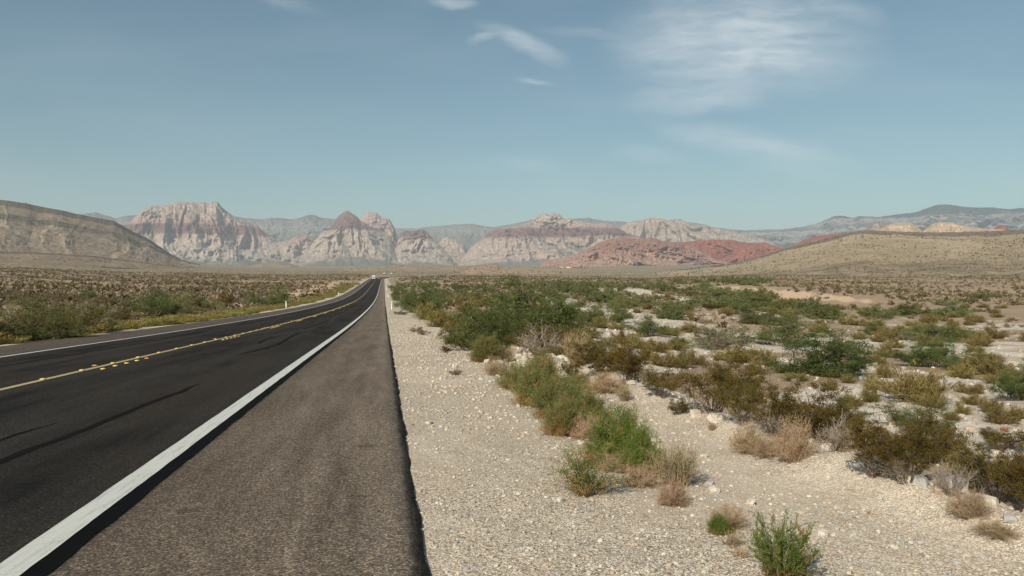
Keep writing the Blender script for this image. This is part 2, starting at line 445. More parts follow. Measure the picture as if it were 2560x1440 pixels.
# crushed stone: three sizes of chips, each with its own tone
def chips(scale):
    cn = t.new('ShaderNodeTexVoronoi'); t.put(cn.inputs['Vector'], t.vmath('ADD', pos, t.scale(t.noise(pos, scale * .7, 2, .5, col=True), (.6 / scale, .6 / scale, .6 / scale))))
    cn.inputs['Scale'].default_value = scale
    sep = t.new('ShaderNodeSeparateColor'); t.link(cn.outputs['Color'], sep.inputs[0])
    return sep.outputs[0], sep.outputs[1], cn.outputs['Distance']
c1, h1, d1 = chips(95); c2, h2, d2 = chips(30); c3, h3, d3 = chips(8.5)
TONES = [(.0, (.14, .11, .08)), (.18, (.35, .285, .21)), (.45, (.59, .50, .385)), (.75, (.75, .65, .52)), (1.0, (.92, .84, .71))]
g1 = t.ramp(c1, TONES); g2 = t.ramp(c2, TONES)
big = t.math('MULTIPLY', t.math('GREATER_THAN', h2, .62), t.math('LESS_THAN', d2, .46))
grav = t.mix(big, g1, g2)
grav = t.mix(t.rng(d1, .42, .75), grav, (.22, .18, .13))
grav = t.mix(t.math('MULTIPLY', t.rng(n_mid, .45, .75), .4), grav, (.48, .36, .25))
grav = t.mix(t.rng(t.noise(pos, .42, 5, .6), .46, .64, 0, .45), grav, (.62, .53, .42))
grav = t.mix(t.rng(t.noise(t.scale(pos, (1, .35, 1)), .9, 5, .65), .54, .70, 0, .45), grav, (.37, .30, .225))
wash = t.ramp(t.noise(pos, .35, 6, .75), [(.30, (.36, .265, .19)), (.45, (.47, .395, .315)), (.58, (.60, .535, .45)), (.75, (.73, .67, .58))])
wspk = t.math('MULTIPLY', t.math('GREATER_THAN', h3, .55), t.math('LESS_THAN', d3, .4))
wash = t.mix(t.math('MULTIPLY', wspk, .7), wash, t.ramp(c3, [(0, (.3, .27, .24)), (.5, (.6, .56, .5)), (1, (.85, .82, .76))]))
wj = t.math('ADD', t.attr('wash'), t.math('MULTIPLY', t.math('SUBTRACT', t.noise(pos, .5, 5, .7), .5), 1.1))
bj = t.math('ADD', t.attr('bench'), t.math('MULTIPLY', t.math('SUBTRACT', n_mid, .5), .7))
kj = t.math('ADD', t.attr('bank'), t.math('MULTIPLY', t.math('SUBTRACT', n_mid, .5), .6))
colr = t.mix(t.rng(wj, .35, .6), soil, wash)
colr = t.mix(t.rng(kj, .35, .65), colr, t.ramp(n_mid, [(.35, (.46, .32, .215)), (.65, (.55, .40, .28))]))
colr = t.mix(t.rng(bj, .38, .6), colr, grav)
t.link(colr, b.inputs['Base Color']); b.inputs['Roughness'].default_value = .95; b.inputs['Specular IOR Level'].default_value = .15
bh = t.math('ADD', t.math('MULTIPLY', d1, -.0045), t.math('ADD', t.math('MULTIPLY', t.math('MULTIPLY', d2, big), -.016), t.math('MULTIPLY', n_sm, .02)))
bmp = t.new('ShaderNodeBump'); bmp.inputs['Strength'].default_value = .7; bmp.inputs['Distance'].default_value = 1.0
t.link(bh, bmp.inputs['Height']); t.link(bmp.outputs[0], b.inputs['Normal'])
gme = quad_mesh("ground", np.stack([GX, GY, GZ], -1).reshape(-1, 3), grid_quads(len(ang), len(rad))[:, ::-1], None, [gm], True,
                dict(bench=a_bench.ravel(), wash=a_wash.ravel(), bank=a_bank.ravel(), far=a_far.ravel()))
tag(put("ground", gme), "tan desert floor with pale gravel verge and white wash channels", "ground", kind='structure')

# ------------------------------------------------------------------ road
def ribbon(xs, ys, zoff, curve=True):
    """a sheet over the road: xs lateral lines (arrays over ys), zoff lift per line"""
    V = []; 
    for k, x in enumerate(xs):
        x = np.broadcast_to(x, ys.shape)
        V.append(np.stack([x + road_c(ys), ys, road_z(ys) + np.broadcast_to(zoff[k], ys.shape)], -1))
    V = np.stack(V, 0)
    return V.reshape(-1, 3), grid_quads(len(xs), len(ys)), np.stack([np.broadcast_to(np.broadcast_to(x, ys.shape), ys.shape) for x in xs], 0).ravel()


ysr = np.concatenate([np.arange(-30, 60, .12), np.arange(60, 200, .6), np.arange(200, 1500, 5.0)])
er = .17 + .016 * (fbm(ysr / .55, 0 * ysr, 4, 21) - .5) * 2
lat = [np.full_like(ysr, -12.5 + 0) - .1 * vnoise(ysr / 1.1, 0 * ysr, 5), np.full_like(ysr, -12.2), *[np.full_like(ysr, v) for v in (-9.74, -7.8, -5.9, -4.0, -1.98, -1.0)], np.full_like(ysr, .0), er,
       er + .035 + .025 * vnoise(ysr / .2, 0 * ysr, 7), er + .12 + .05 * vnoise(ysr / .3, 0 * ysr, 8)]
zo = [-.16, 0, 0, .02, .04, .03, .01, 0, -.005, -.012, -.07, -.2]
rm, t, b, o_ = mat("asphalt")
pos = t.new('ShaderNodeNewGeometry').outputs['Position']; lt = t.attr('lat')
sep = t.new('ShaderNodeSeparateXYZ'); t.link(pos, sep.inputs[0])
stretch = t.scale(pos, (1.0, .06, 1.0))
nl = t.noise(stretch, 1.6, 5, .6); ng = t.noise(pos, 130, 3, .8); nb = t.noise(pos, .5, 4, .6); nb2 = t.noise(t.scale(pos, (1, .09, 1)), 3.0, 7, .7)
lane = t.mix(t.rng(nl, .40, .62), (.0115, .010, .0085), (.038, .033, .027))
lane = t.mix(t.rng(nb, .42, .62, 0, .75), lane, (.036, .027, .019))
wp = t.math('ADD', t.math('PINGPONG', t.math('ADD', lt, 20.0), .95), t.math('MULTIPLY', t.math('SUBTRACT', nb2, .5), .5))     # polished wheel paths
lane = t.mix(t.rng(wp, .55, .95, 0, .55), lane, (.042, .037, .031))
wear = t.mix(t.rng(nb2, .34, .66), (.118, .092, .070), (.205, .165, .128))
dust = t.math('ADD', t.rng(lt, -1.2, .1, -.25, .62), t.math('MULTIPLY', t.math('SUBTRACT', nb2, .5), 1.2))                 # dust blown in from the verge
wear = t.mix(t.rng(dust, .25, .9, 0, .75), wear, (.27, .22, .17))
stn = t.rng(t.noise(pos, 2.6, 3, .5), .70, .74, 0, .45)
wear = t.mix(t.rng(lt, -1.75, -1.25, .45, 0), wear, (.07, .053, .04))
wear = t.mix(stn, wear, (.05, .04, .033))
le = t.math('ADD', lt, t.math('MULTIPLY', t.math('SUBTRACT', t.noise(pos, 5, 4, .7), .5), .12))
m_r = t.rng(le, -1.72, -1.67); m_l = t.rng(le, -9.9, -9.95)
c = t.mix(m_r, lane, wear); c = t.mix(m_l, c, t.mix(t.rng(nb2, .3, .7), (.085, .070, .056), (.115, .095, .080)))
spk = t.voro(pos, 95, out='Color'); sk = t.new('ShaderNodeSeparateColor'); t.link(spk, sk.inputs[0])
stone = t.ramp(sk.outputs[0], [(0, (.35, .35, .35)), (.45, (.8, .8, .8)), (.8, (1.25, 1.22, 1.2)), (1, (2.6, 2.5, 2.3))])
c = t.mix(1.0, c, stone, 'MULTIPLY')
# the raw broken edge of the paving is darker tar-bound stone
eg = t.rng(le, .13, .17)
c = t.mix(eg, c, t.mix(t.rng(t.noise(pos, 40, 3, .7), .4, .7), (.016, .013, .011), (.15, .12, .09)))
# dust blown over the edge
t.link(c, b.inputs['Base Color'])
t.link(t.rng(ng, .3, .7, .72, .95), b.inputs['Roughness']); b.inputs['Specular IOR Level'].default_value = .10
bmp = t.new('ShaderNodeBump'); bmp.inputs['Strength'].default_value = .8; bmp.inputs['Distance'].default_value = .012
t.link(t.math('ADD', sk.outputs[1], t.math('MULTIPLY', ng, .8)), bmp.inputs['Height']); t.link(bmp.outputs[0], b.inputs['Normal'])
rv, rq, rlat = ribbon(lat, ysr, zo)
road = put("road", quad_mesh("road", rv, rq, None, [rm], True, dict(lat=rlat)))
tag(road, "two lane dark asphalt highway dipping away then bending right", "road", kind='structure')


def road_sheet(name, xa, xb, y0, y1, m, dz, jit=0.0, step=.1, sd=1):
    ys = np.concatenate([np.arange(y0, min(y1, 60), step), np.arange(max(y0, 60), y1, 2.0)]) if y1 > 60 else np.arange(y0, y1 + 1e-6, step)
    ja = jit * (fbm(ys / .35, 0 * ys, 4, sd) - .5) * 2; jb = jit * (fbm(ys / .3, 0 * ys, 4, sd + 9) - .5) * 2
    xa_ = (np.interp(ys, xa[0], xa[1]) if isinstance(xa, tuple) else xa) + ja
    xb_ = (np.interp(ys, xb[0], xb[1]) if isinstance(xb, tuple) else xb) + jb
    crown = lambda x: np.interp(x, [-12.2, -9.74, -7.8, -5.9, -4.0, -1.98, -1.0, 0, .17], [0, 0, .02, .04, .03, .01, 0, -.005, -.012])
    v, q, _ = ribbon([xa_, (xa_ + xb_) / 2, xb_], ys, [crown(xa_) + dz, crown((xa_ + xb_) / 2) + dz, crown(xb_) + dz])
    return put(name, quad_mesh(name, v, q, None, [m], True), road)


def paint(name, col, wornto, lo, hi):
    m, t, b, o = mat(name)
    pos = t.new('ShaderNodeNewGeometry').outputs['Position']
    n = t.noise(t.scale(pos, (1, .05, 1)), 26, 7, .7); n2 = t.noise(pos, 60, 3, .7)
    c = t.mix(t.rng(n, lo, hi), col, wornto)
    c = t.mix(t.rng(n2, .42, .7, 0, .35), c, tuple(x * .6 for x in col))
    c = t.mix(t.rng(t.voro(t.scale(pos, (1, .45, 1)), 3.1, 'DISTANCE_TO_EDGE'), 0, .012, .22, 0), c, tuple(x * .35 for x in wornto))     # hairline cracks
    t.link(c, b.inputs['Base Color']); b.inputs['Roughness'].default_value = .75; b.inputs['Specular IOR Level'].default_value = .3
    bm = t.new('ShaderNodeBump'); bm.inputs['Strength'].default_value = .4; bm.inputs['Distance'].default_value = .006
    t.link(n2, bm.inputs['Height']); t.link(bm.outputs[0], b.inputs['Normal'])
    return m


M_white = paint("white_paint", (.56, .56, .52), (.27, .27, .25), .50, .78)
M_yellow = paint("yellow_paint", (.42, .335, .175), (.17, .145, .10), .52, .78)
M_tar = plain("fresh_tar", (.004, .004, .004), .9, var=.3, scale=20, spec=.06)
M_seal = plain("crack_seal", (.008, .0075, .007), .9, var=.2, scale=20, spec=.04)
road_sheet("tar_strip", -1.87, -1.70, -10, 260, M_tar, .004, .022, sd=3)
road_sheet("edge_line", -2.012, -1.828, -10, 1400, M_white, .008, .006, sd=5)['label'] = "wide worn white line beside the right shoulder"
road_sheet("edge_line", -9.80, -9.66, -10, 1400, M_white, .005, .004, sd=6)['label'] = "white line along the left side of the road"
road_sheet("centre_line", -5.965, -5.835, -10, 1300, M_yellow, .005, .006, sd=7)
# tar sealed cracks wandering along the lanes: (y, x) points and a width
for pts, wd in [([(6.2, -3.42), (6.95, -3.33), (8.6, -3.22), (10.6, -3.16), (12.5, -3.1), (14, -3.02)], .10), ([(7.0, -3.85), (7.7, -3.68), (8.2, -3.66)], .09), ([(8.2, -3.78), (9.0, -3.73), (9.8, -3.66)], .07),
                ([(15.6, -7.95), (16.8, -8.05), (18.9, -8.22), (22, -8.15), (28, -8.05), (31, -8.0)], .11), ([(14.2, -6.95), (14.6, -7.0), (15.2, -7.05), (15.8, -7.18), (16.2, -7.1)], .10),
                ([(31.5, -8.2), (32.5, -8.25), (36, -8.32), (40.5, -8.38)], .13), ([(46, -8.5), (54, -8.35), (62, -8.3)], .13), ([(21.2, -3.72), (21.9, -3.66), (24, -3.45), (26, -3.32), (29, -3.42), (33, -3.6), (37, -3.7)], .13),
                ([(26.5, -3.95), (28, -4.12), (29.5, -4.18), (31.5, -4.1), (33.5, -3.85)], .12), ([(40, -3.9), (48, -3.8), (57, -3.75)], .14), ([(64, -4.3), (76, -4.1), (92, -4.0)], .16), ([(62, -7.6), (70, -7.45), (78, -7.4)], .14),
                ([(80, -8.3), (92, -8.15), (104, -8.1)], .18), ([(110, -4.6), (124, -4.4), (140, -4.3)], .2), ([(118, -8.3), (132, -8.2), (150, -8.0)], .2), ([(170, -4.5), (195, -4.2)], .22)]:
    P = np.array(pts); ya = np.arange(P[0, 0], P[-1, 0], .15)
    xc = np.interp(ya, P[:, 0], P[:, 1]) + .05 * (fbm(ya / .8, 0 * ya, 3, int(P[0, 0] * 7)) - .5) * 2
    hw = wd / 2 * np.interp(ya, [P[0, 0], P[0, 0] + 1, P[-1, 0] - 1, P[-1, 0]], [.15, 1, 1, .15])
    road_sheet("crack_seal", (ya, xc - hw), (ya, xc + hw), P[0, 0], P[-1, 0], M_seal, .0035, .012, .12, int(P[0, 0]))

# ---- raised markers on the centre line
def stud_mesh(name, m, square=False):
    a = Acc(); n = 14; g = np.linspace(0, 2 * np.pi, n, endpoint=False); rings = []
    for rr, hh in (((.05, 0), (.05, .006), (.04, .016), (.022, .021), (.001, .022)) if not square else ((.05, 0), (.05, .004), (.03, .02), (.001, .021))):
        k = 1.0 / np.maximum(np.abs(np.cos(g)), np.abs(np.sin(g))) if square else np.ones(n)
        rings.append(np.stack([np.cos(g) * rr * k, np.sin(g) * rr * k, np.full(n, hh)], -1))
    q = [(k * n + i, k * n + (i + 1) % n, (k + 1) * n + (i + 1) % n, (k + 1) * n + i) for k in range(len(rings) - 1) for i in range(n)]
    a.add(np.concatenate(rings), q); return a.mesh(name, [m], not square)


M_dot = plain("yellow_ceramic", (.62, .45, .12), .4, var=.08); M_amber = plain("amber_reflector", (.62, .24, .05), .3, var=.1)
me_dot = stud_mesh("road_stud", M_dot); me_sq = stud_mesh("reflector_stud", M_amber, True)
def stud(me, name, x, y, label, group):
    o = put(name, me, None, (x, y, float(road_z(y)) + .0445 + .006 - .012 * abs(x + 5.9)), 0)
    o.scale = (1.05, 1.05, 1.0); tag(o, label, "road stud", group)
y = 9.6
while y < 150:
    stud(me_dot, "road_stud", -5.90, y, "round yellow road stud set in the centre line", "yellow road studs along the centre line"); y += 1.83
for k in range(13):
    y0 = 17.2 + 12.2 * k
    for q in range(4):
        stud(me_dot, "road_stud", -5.60, y0 + q * .75, "round yellow road stud in a short row just right of the centre line", "yellow road studs right of the centre line")
    stud(me_sq, "reflector_stud", -5.60, y0 + 3.0, "square amber reflector ending a short row of yellow studs", "amber reflectors beside the centre line")
    stud(me_sq, "reflector_stud", -6.06, y0 + .9, "square amber reflector just left of the yellow centre line", "amber reflectors left of the centre line")

# ------------------------------------------------------------------ marker posts, sign, fence
M_post = plain("white_plastic", (.80, .79, .74), .5, var=.05); M_refl = plain("grey_reflector", (.55, .55, .5), .3, var=.05)
M_dark = plain("dark_plastic", (.03, .03, .03), .5); M_yel = plain("yellow_sheet", (.75, .6, .05), .4)
a = Acc(); v = []
for z, wd in ((-.2, .05), (0, .05), (.9, .055), (.97, .052), (1.0, .035)):
    for (sx, sy) in ((-1, -.012 / .05), (0, -.03 / .05), (1, -.012 / .05), (1, .012 / .05), (0, -.002), (-1, .012 / .05)):
        v.append((sx * wd, sy * wd, z))
q = [(k * 6 + i, k * 6 + (i + 1) % 6, (k + 1) * 6 + (i + 1) % 6, (k + 1) * 6 + i) for k in range(4) for i in range(6)] + [(24, 25, 28, 29), (25, 26, 27, 28)]
a.add(v, q); me_post = a.mesh("post", [M_post])
a = Acc(); a.box(-.04, .04, -.046, -.036, .74, .9); me_refl = a.mesh("reflector", [M_refl])
def marker(x, y, label, dark=False):
    r = put("marker_post", None, None, (x + float(road_c(y)), y, float(terrain(x + road_c(y), y))))
    tag(r, label, "marker post", "white marker posts along the verges")
    k = 1.15 if y > 180 else 1.0
    p = put("post", me_post, r, scale=(k * 1.25, k * 1.25, 1.0)); put("reflector", me_refl, r, scale=(k * 1.2, k * 1.2, 1))
    return r
marker(.95, 104, "white marker post on the right gravel verge beside the roadside green bush")
marker(1.05, 214, "white marker post on the right verge, second along from the camera")
marker(1.0, 318, "white marker post on the right verge, third along from the camera")
marker(.95, 420, "white marker post on the right verge, farthest before the road bends")
marker(-13.25, 113, "white marker post on the left verge next to the yellow weeds, closest of its row")
marker(-13.3, 241, "white marker post on the left verge, second along from the camera")
marker(-13.3, 369, "white marker post on the left verge, third along from the camera")
marker(-13.3, 455, "white marker post on the left verge, fourth along from the camera")
r = put("hazard_post", None, None, (-13.2, 520, float(terrain(-13.2, 520)))); tag(r, "dark thin post with a yellow top on the left verge before the oncoming motorhome", "marker post")
a = Acc(); a.box(-.07, .07, -.03, .03, -.2, 1.15); put("post", a.mesh("dark_post", [M_dark]), r)
a = Acc(); a.box(-.14, .14, -.04, -.031, .9, 1.45); put("plate", a.mesh("plate", [M_yel]), r)

M_green = plain("green_sheeting", (.012, .16, .085), .4, var=.08); M_galv = plain("galvanised_steel", (.4, .4, .4), .45, .6)
sx, sy = 6.0, 700.0; sz = float(terrain(sx, sy))
r = put("road_sign", None, None, (sx, sy, sz)); tag(r, "small green road sign on posts where the road bends right", "road sign")
a = Acc(); a.box(-1.3, 1.3, -.03, 0, .85, 1.95); put("panel", a.mesh("panel", [M_green]), r)
a = Acc()
for (x0, x1, z0, z1) in ((-1.26, 1.26, 1.89, 1.92), (-1.26, 1.26, .88, .91), (-1.26, -1.23, .91, 1.89), (1.23, 1.26, .91, 1.89)): a.box(x0, x1, -.034, -.03, z0, z1)
put("border", a.mesh("border", [M_post]), r)
for s in (-.8, .8):
    a = Acc(); a.box(s - .05, s + .05, .002, .08, -.4, 1.9); put("post", a.mesh("sign_post", [M_galv]), r)

M_rust = plain("rusty_steel", (.05, .04, .03), .8); M_wire = plain("fence_wire", (.12, .11, .1), .6, .5)
fence = put("wire_fence", None, None, (-60, 200, float(terrain(-60, 200)))); tag(fence, "thin wire fence of dark posts crossing the scrub left of the road", "fence")
fy = np.arange(140, 330, 10.0); fz = terrain(np.full_like(fy, -60.0), fy); base = np.array(fence.location)
for yy, zz in zip(fy, fz):
    a = Acc(); a.box(-.045, .045, -.045, .045, -.3, 1.35); a.box(-.06, .06, -.06, .06, 1.35, 1.39)
    put("post", a.mesh("fence_post", [M_rust]), fence, (0, yy - 200, zz - base[2]))
for hh in (.4, .8, 1.2):
    a = Acc()
    for (ya, za), (yb, zb) in zip(zip(fy[:-1], fz[:-1]), zip(fy[1:], fz[1:])):
        v = [(s * .006, yv - 200, zv - base[2] + hh + u * .006) for (yv, zv) in ((ya, za), (yb, zb)) for (s, u) in ((-1, -1), (1, -1), (1, 1), (-1, 1))]
        a.add(v, [(0, 1, 5, 4), (1, 2, 6, 5), (2, 3, 7, 6), (3, 0, 4, 7)])
    put("wire", a.mesh("wire", [M_wire]), fence)

# ------------------------------------------------------------------ vehicles
M_vanw = plain("white_bodywork", (.78, .77, .74), .35, var=.03); M_silver = plain("silver_paint", (.42, .42, .44), .3, .5, var=.04)
M_glass = plain("dark_glass", (.015, .018, .02), .08, var=.1); M_tyre = plain("tyre_rubber", (.02, .02, .02), .8)
M_rim = plain("alloy", (.5, .5, .5), .3, .8); M_red = plain("red_lens", (.35, .02, .015), .25); M_lamp = plain("clear_lens", (.8, .8, .8), .15)
M_bump = plain("grey_bumper", (.12, .12, .12), .6)
def wheels(r, xs, ys, rad_):
    for yy in ys:
        for s in (-1, 1):
            a = Acc(); a.cyl((0, 0, 0), 0, rad_, .11, 22); wo_ = put("wheel", a.mesh("tyre", [M_tyre], False), r, (s * xs, yy, rad_))
            a = Acc(); a.cyl((s * .113, 0, 0), 0, rad_ * .6, .012, 16); put("rim", a.mesh("rim", [M_rim]), wo_)


def motorhome(x, y, rz):
    r = put("motorhome", None, None, (x, y, float(road_z(y)) + .03), rz); tag(r, "white motorhome coming towards the camera in the left lane", "motorhome")
    a = Acc()   # local front is +Y
    a.prism([(-3.4, .55), (-3.4, 2.95), (2.1, 3.0), (3.0, 2.85), (3.25, 2.35), (3.1, 2.15), (2.2, 2.1), (2.2, .55)], -1.15, 1.15)
    bevelled(put("body", a.mesh("house_body", [M_vanw]), r), .08)
    a = Acc(); a.prism([(2.2, .5), (2.2, 2.08), (2.55, 2.05), (3.15, 1.38), (3.95, 1.2), (4.05, .95), (4.05, .5), (3.0, .45)], -.98, .98)
    bevelled(put("cab", a.mesh("cab", [M_vanw]), r), .05)
    a = Acc(); a.add([(-.85, 2.63, 2.0), (.85, 2.63, 2.0), (.9, 3.16, 1.42), (-.9, 3.16, 1.42)], [(0, 3, 2, 1)]); a.add([(-.85, 2.60, 1.97), (.85, 2.60, 1.97), (.9, 3.13, 1.39), (-.9, 3.13, 1.39)], [(0, 1, 2, 3)])
    put("windscreen", a.mesh("windscreen", [M_glass]), r)
    for s in (-1, 1):
        a = Acc(); a.box(s * .55 - .38, s * .55 + .38, 3.06, 3.13, 2.42, 2.72, ty0=-.02, ty1=.09); put("window", a.mesh("front_window", [M_glass]), r)
        a = Acc(); a.box(-.02, .02, -.5, .5, 0, .5); put("window", a.mesh("side_window", [M_glass]), r, (s * 1.155, .2, 1.7))
        a = Acc(); a.box(-.16, .16, -.03, .03, -.09, .09); put("headlight", a.mesh("headlight", [M_lamp]), r, (s * .74, 4.06, .92))
        a = Acc(); a.box(-.1, .1, -.05, .05, -.17, .17); put("mirror", a.mesh("mirror", [M_bump]), r, (s * 1.25, 2.75, 1.65))
    a = Acc(); a.box(-.5, .5, 4.05, 4.09, .8, 1.05); put("grille", a.mesh("grille", [M_bump]), r)
    a = Acc(); a.box(-1.0, 1.0, 3.95, 4.2, .42, .68); put("bumper", a.mesh("bumper", [M_bump]), r)
    wheels(r, .95, (-1.9, 3.1), .38)
    return r


def car(x, y, rz, z, body_m, label):
    r = put("car", None, None, (x, y, z), rz); tag(r, label, "car")
    a = Acc()   # local front is +Y
    a.prism([(-2.2, .45), (-2.25, .75), (-2.1, 1.0), (-1.5, 1.04), (1.0, .98), (1.9, .86), (2.2, .68), (2.2, .35), (1.4, .25), (.5, .25), (-1.4, .25), (-2.15, .3)], -.88, .88)
    bevelled(put("body", a.mesh("car_body", [body_m]), r), .06)
    a = Acc(); a.box(-.8, .8, -1.75, .95, 1.0, 1.45, tx=.16, ty0=.42, ty1=.75); bevelled(put("cabin", a.mesh("cabin", [M_glass]), r), .05)
    a = Acc(); a.box(-.63, .63, -1.31, .18, 1.455, 1.49, tx=.04, ty0=.05, ty1=.05); put("roof", a.mesh("car_roof", [body_m]), r)
    for s in (-1, 1):
        a = Acc(); a.box(-.2, .2, -.03, .03, -.07, .07); put("tail_light", a.mesh("tail_light", [M_red]), r, (s * .62, -2.2, .86))
        a = Acc(); a.box(-.2, .2, -.03, .03, -.07, .07); put("headlight", a.mesh("car_headlight", [M_lamp]), r, (s * .6, 2.12, .7))
        a = Acc(); a.box(-.08, .08, -.05, .05, -.06, .06); put("mirror", a.mesh("car_mirror", [body_m]), r, (s * .95, .55, 1.02))
    a = Acc(); a.box(-.82, .82, -2.32, -2.1, .32, .55); put("bumper", a.mesh("car_bumper", [M_bump]), r)
    wheels(r, .78, (-1.35, 1.35), .32)
    return r


motorhome(-7.75, 622, math.pi)
car(-3.95, 628, 0, float(road_z(628)) + .035, M_silver, "silver car with dark rear window driving away in the right lane")
for px, py, rr_, lb in ((960.7, 683.2, 1350, "distant white car, left one of two bright specks beyond the bend"), (978.3, 683.2, 1350, "distant white car above the green sign, beyond the bend")):
    d = dir_h(px) * rr_; car(d[0], d[1], 1.2, float(slope_at(px, py)) * rr_ - .7, M_vanw, lb)

# ------------------------------------------------------------------ mountains
def rock_mat(name, stops, warp=60.0, streak=.42, veg=(.105, .115, .08), vegamt=.75, crack=.42, vertical=.45, fine=1.0):
    """layered rock: stops (height in m / 1000, colour); fall streaks, joints and scrub in the gullies"""
    m, t, b, o = mat(name)
    pos = t.new('ShaderNodeNewGeometry').outputs['Position']
    sp = t.new('ShaderNodeSeparateXYZ'); t.link(pos, sp.inputs[0])
    n = t.noise(pos, .0035, 5, .6); n1 = t.noise(pos, .02, 4, .65)
    z = t.math('ADD', sp.outputs[2], t.math('ADD', t.math('MULTIPLY', t.math('SUBTRACT', n, .5), warp * 2), t.math('MULTIPLY', t.math('SUBTRACT', n1, .5), warp * .5)))
    c = t.ramp(t.math('DIVIDE', z, 1000.0), stops)
    st = t.rng(t.noise(t.scale(pos, (1, 1, vertical)), .026 * fine, 8, .75), .36, .64, 1 - streak, 1 + streak * .55)
    cc = t.new('ShaderNodeCombineColor'); [t.link(st, cc.inputs[i]) for i in range(3)]
    c = t.mix(1.0, c, cc.outputs[0], 'MULTIPLY')
    j = t.rng(t.voro(t.scale(pos, (1, 1, .3)), .030 * fine, 'DISTANCE_TO_EDGE'), 0, .10, crack, 0)
    c = t.mix(j, c, (.10, .075, .06))
    lay = t.rng(t.noise(t.scale(pos, (.12, .12, 1)), .035 * fine, 4, .6), .4, .62, -.12, .12)
    lc = t.new('ShaderNodeCombineColor'); lv = t.math('ADD', lay, 1.0); [t.link(lv, lc.inputs[i]) for i in range(3)]
    c = t.mix(1.0, c, lc.outputs[0], 'MULTIPLY')
    mot = t.math('MULTIPLY', t.rng(t.noise(pos, .05 * fine, 4, .8), .50, .60), t.rng(sp.outputs[2], 360, 120, .06, .62))     # rubble and bushes lower down
    c = t.mix(mot, c, (.15, .125, .10))
    vg = t.math('ADD', t.attr('veg'), t.math('MULTIPLY', t.math('SUBTRACT', t.noise(pos, .012, 5, .75), .5), 1.1))
    c = t.mix(t.rng(vg, .42, .68, 0, vegamt), c, veg)
    t.link(c, b.inputs['Base Color']); b.inputs['Roughness'].default_value = .95; b.inputs['Specular IOR Level'].default_value = .1
    bm = t.new('ShaderNodeBump'); bm.inputs['Strength'].default_value = .8; bm.inputs['Distance'].default_value = 24.0 / fine
    t.link(t.noise(t.scale(pos, (1, 1, .5)), .06 * fine, 7, .75), bm.inputs['Height']); t.link(bm.outputs[0], b.inputs['Normal'])
    return m


def massif(name, label, crest, foot, rc, rf, m, prof=((0, 0), (.25, .16), (.55, .45), (.7, .75), (.85, .93), (1, 1)), relief=260.0, wave=420.0, seed=1,
           step=1.6, nv=130, rough=2.0, talus=.2, cat="mountain", fineamp=34.0, slant=.35):
    """a mountain whose face runs from its foot (distance rf) back to its crest (distance rc), cut by gullies and buttresses"""
    C_ = np.array(crest, float); Fo = np.array(foot, float)
    px = np.arange(C_[0, 0], C_[-1, 0] + step, step)
    cy = np.interp(px, C_[:, 0], C_[:, 1]); fy_ = np.interp(px, Fo[:, 0], Fo[:, 1])
    D = np.array([dir_h(p) for p in px])
    zc = np.array([slope_at(p, y_) for p, y_ in zip(px, cy)]) * rc
    zf = np.array([slope_at(p, y_) for p, y_ in zip(px, fy_)]) * rf - 25
    u = np.arctan2(D[:, 0], D[:, 1]) * rc
    zc = zc + (fbm(u / 70.0, u * 0, 4, seed + 50, .6) - .5) * rough * rc / F * 2 * 1.6
    zc = np.maximum(zc, zf + 3)
    tt = np.concatenate([np.linspace(0, 1, nv), [1.02, 1.08, 1.2, 1.45]])
    P = np.array(prof, float)
    U, T = np.meshgrid(u, tt, indexing='ij'); Tc = np.clip(T, 0, 1)
    hmean = max(float(np.mean(zc - zf)), 60.0)
    wob = (fbm(U / 500, T * 1.3, 3, seed + 7) - .5) * .22
    Pz = np.interp(np.clip(Tc + wob * np.sin(np.pi * Tc), 0, 1), P[:, 0], P[:, 1])
    back = np.clip(T - 1, 0, None) / .45
    Z = zf[:, None] + (zc - zf)[:, None] * Pz
    Z = Z - back ** 1.2 * (zc - zf)[:, None] * .9
    warp = (fbm(U / 260, T * 2.5, 3, seed + 3) - .5) * wave * .9
    diag = (fbm(U / 620, T * 1.1, 2, seed + 31) - .5) * 3.2
    rid = ridged((U + warp + (slant + diag) * Tc * wave) / wave, T * 1.25 + U / wave * .25, 4, seed, .58)
    env = np.interp(Tc, [0, talus * .5, talus + .12, .6, .88, 1], [.05, .25, .8, 1, .55, .12])
    sc = np.clip((zc - zf) / hmean, .15, 1.2)[:, None]
    R = rf + (rc - rf) * (Tc * .92 + .08 * Tc ** 2) + back * (rc - rf) * .8
    rid = np.where(rid > .5, rid, .5 - (.5 - rid) * 1.5)
    R = R - relief * 1.35 * (rid - .52) * env * sc * (T <= 1)
    rid2 = ridged((U - warp * .6 - slant * Tc * wave * 1.3) / (wave * .36), T * 4.2, 4, seed + 21, .62)
    R = R - relief * .42 * (rid2 - .5) * env * sc * (T <= 1)
    R = R - fineamp * (ridged(U / 42.0, Z / 95.0, 3, seed + 11) - .5) * env * 2 * (T <= 1)
    X = D[:, 0][:, None] * R; Y = D[:, 1][:, None] * R
    gul = sstep(.50, .20, rid) * env * .85 * (.35 + .65 * sstep(.75, .35, Tc))
    tal = sstep(talus + .14, talus - .08, Tc + .25 * (rid - .5)) * .85
    veg = np.clip(np.maximum(gul, tal), 0, 1)
    me = quad_mesh(name, np.stack([X, Y, Z], -1).reshape(-1, 3), grid_quads(len(px), len(tt))[:, ::-1], None, [m], True, dict(veg=veg.ravel()))
    o = put(name, me); tag(o, label, cat, kind='structure'); return o


CREAM, CREAM2, PINK, RED, DRED = (.44, .33, .255), (.485, .375, .295), (.42, .275, .215), (.245, .125, .105), (.185, .098, .088)
GREYG = (.20, .20, .165)
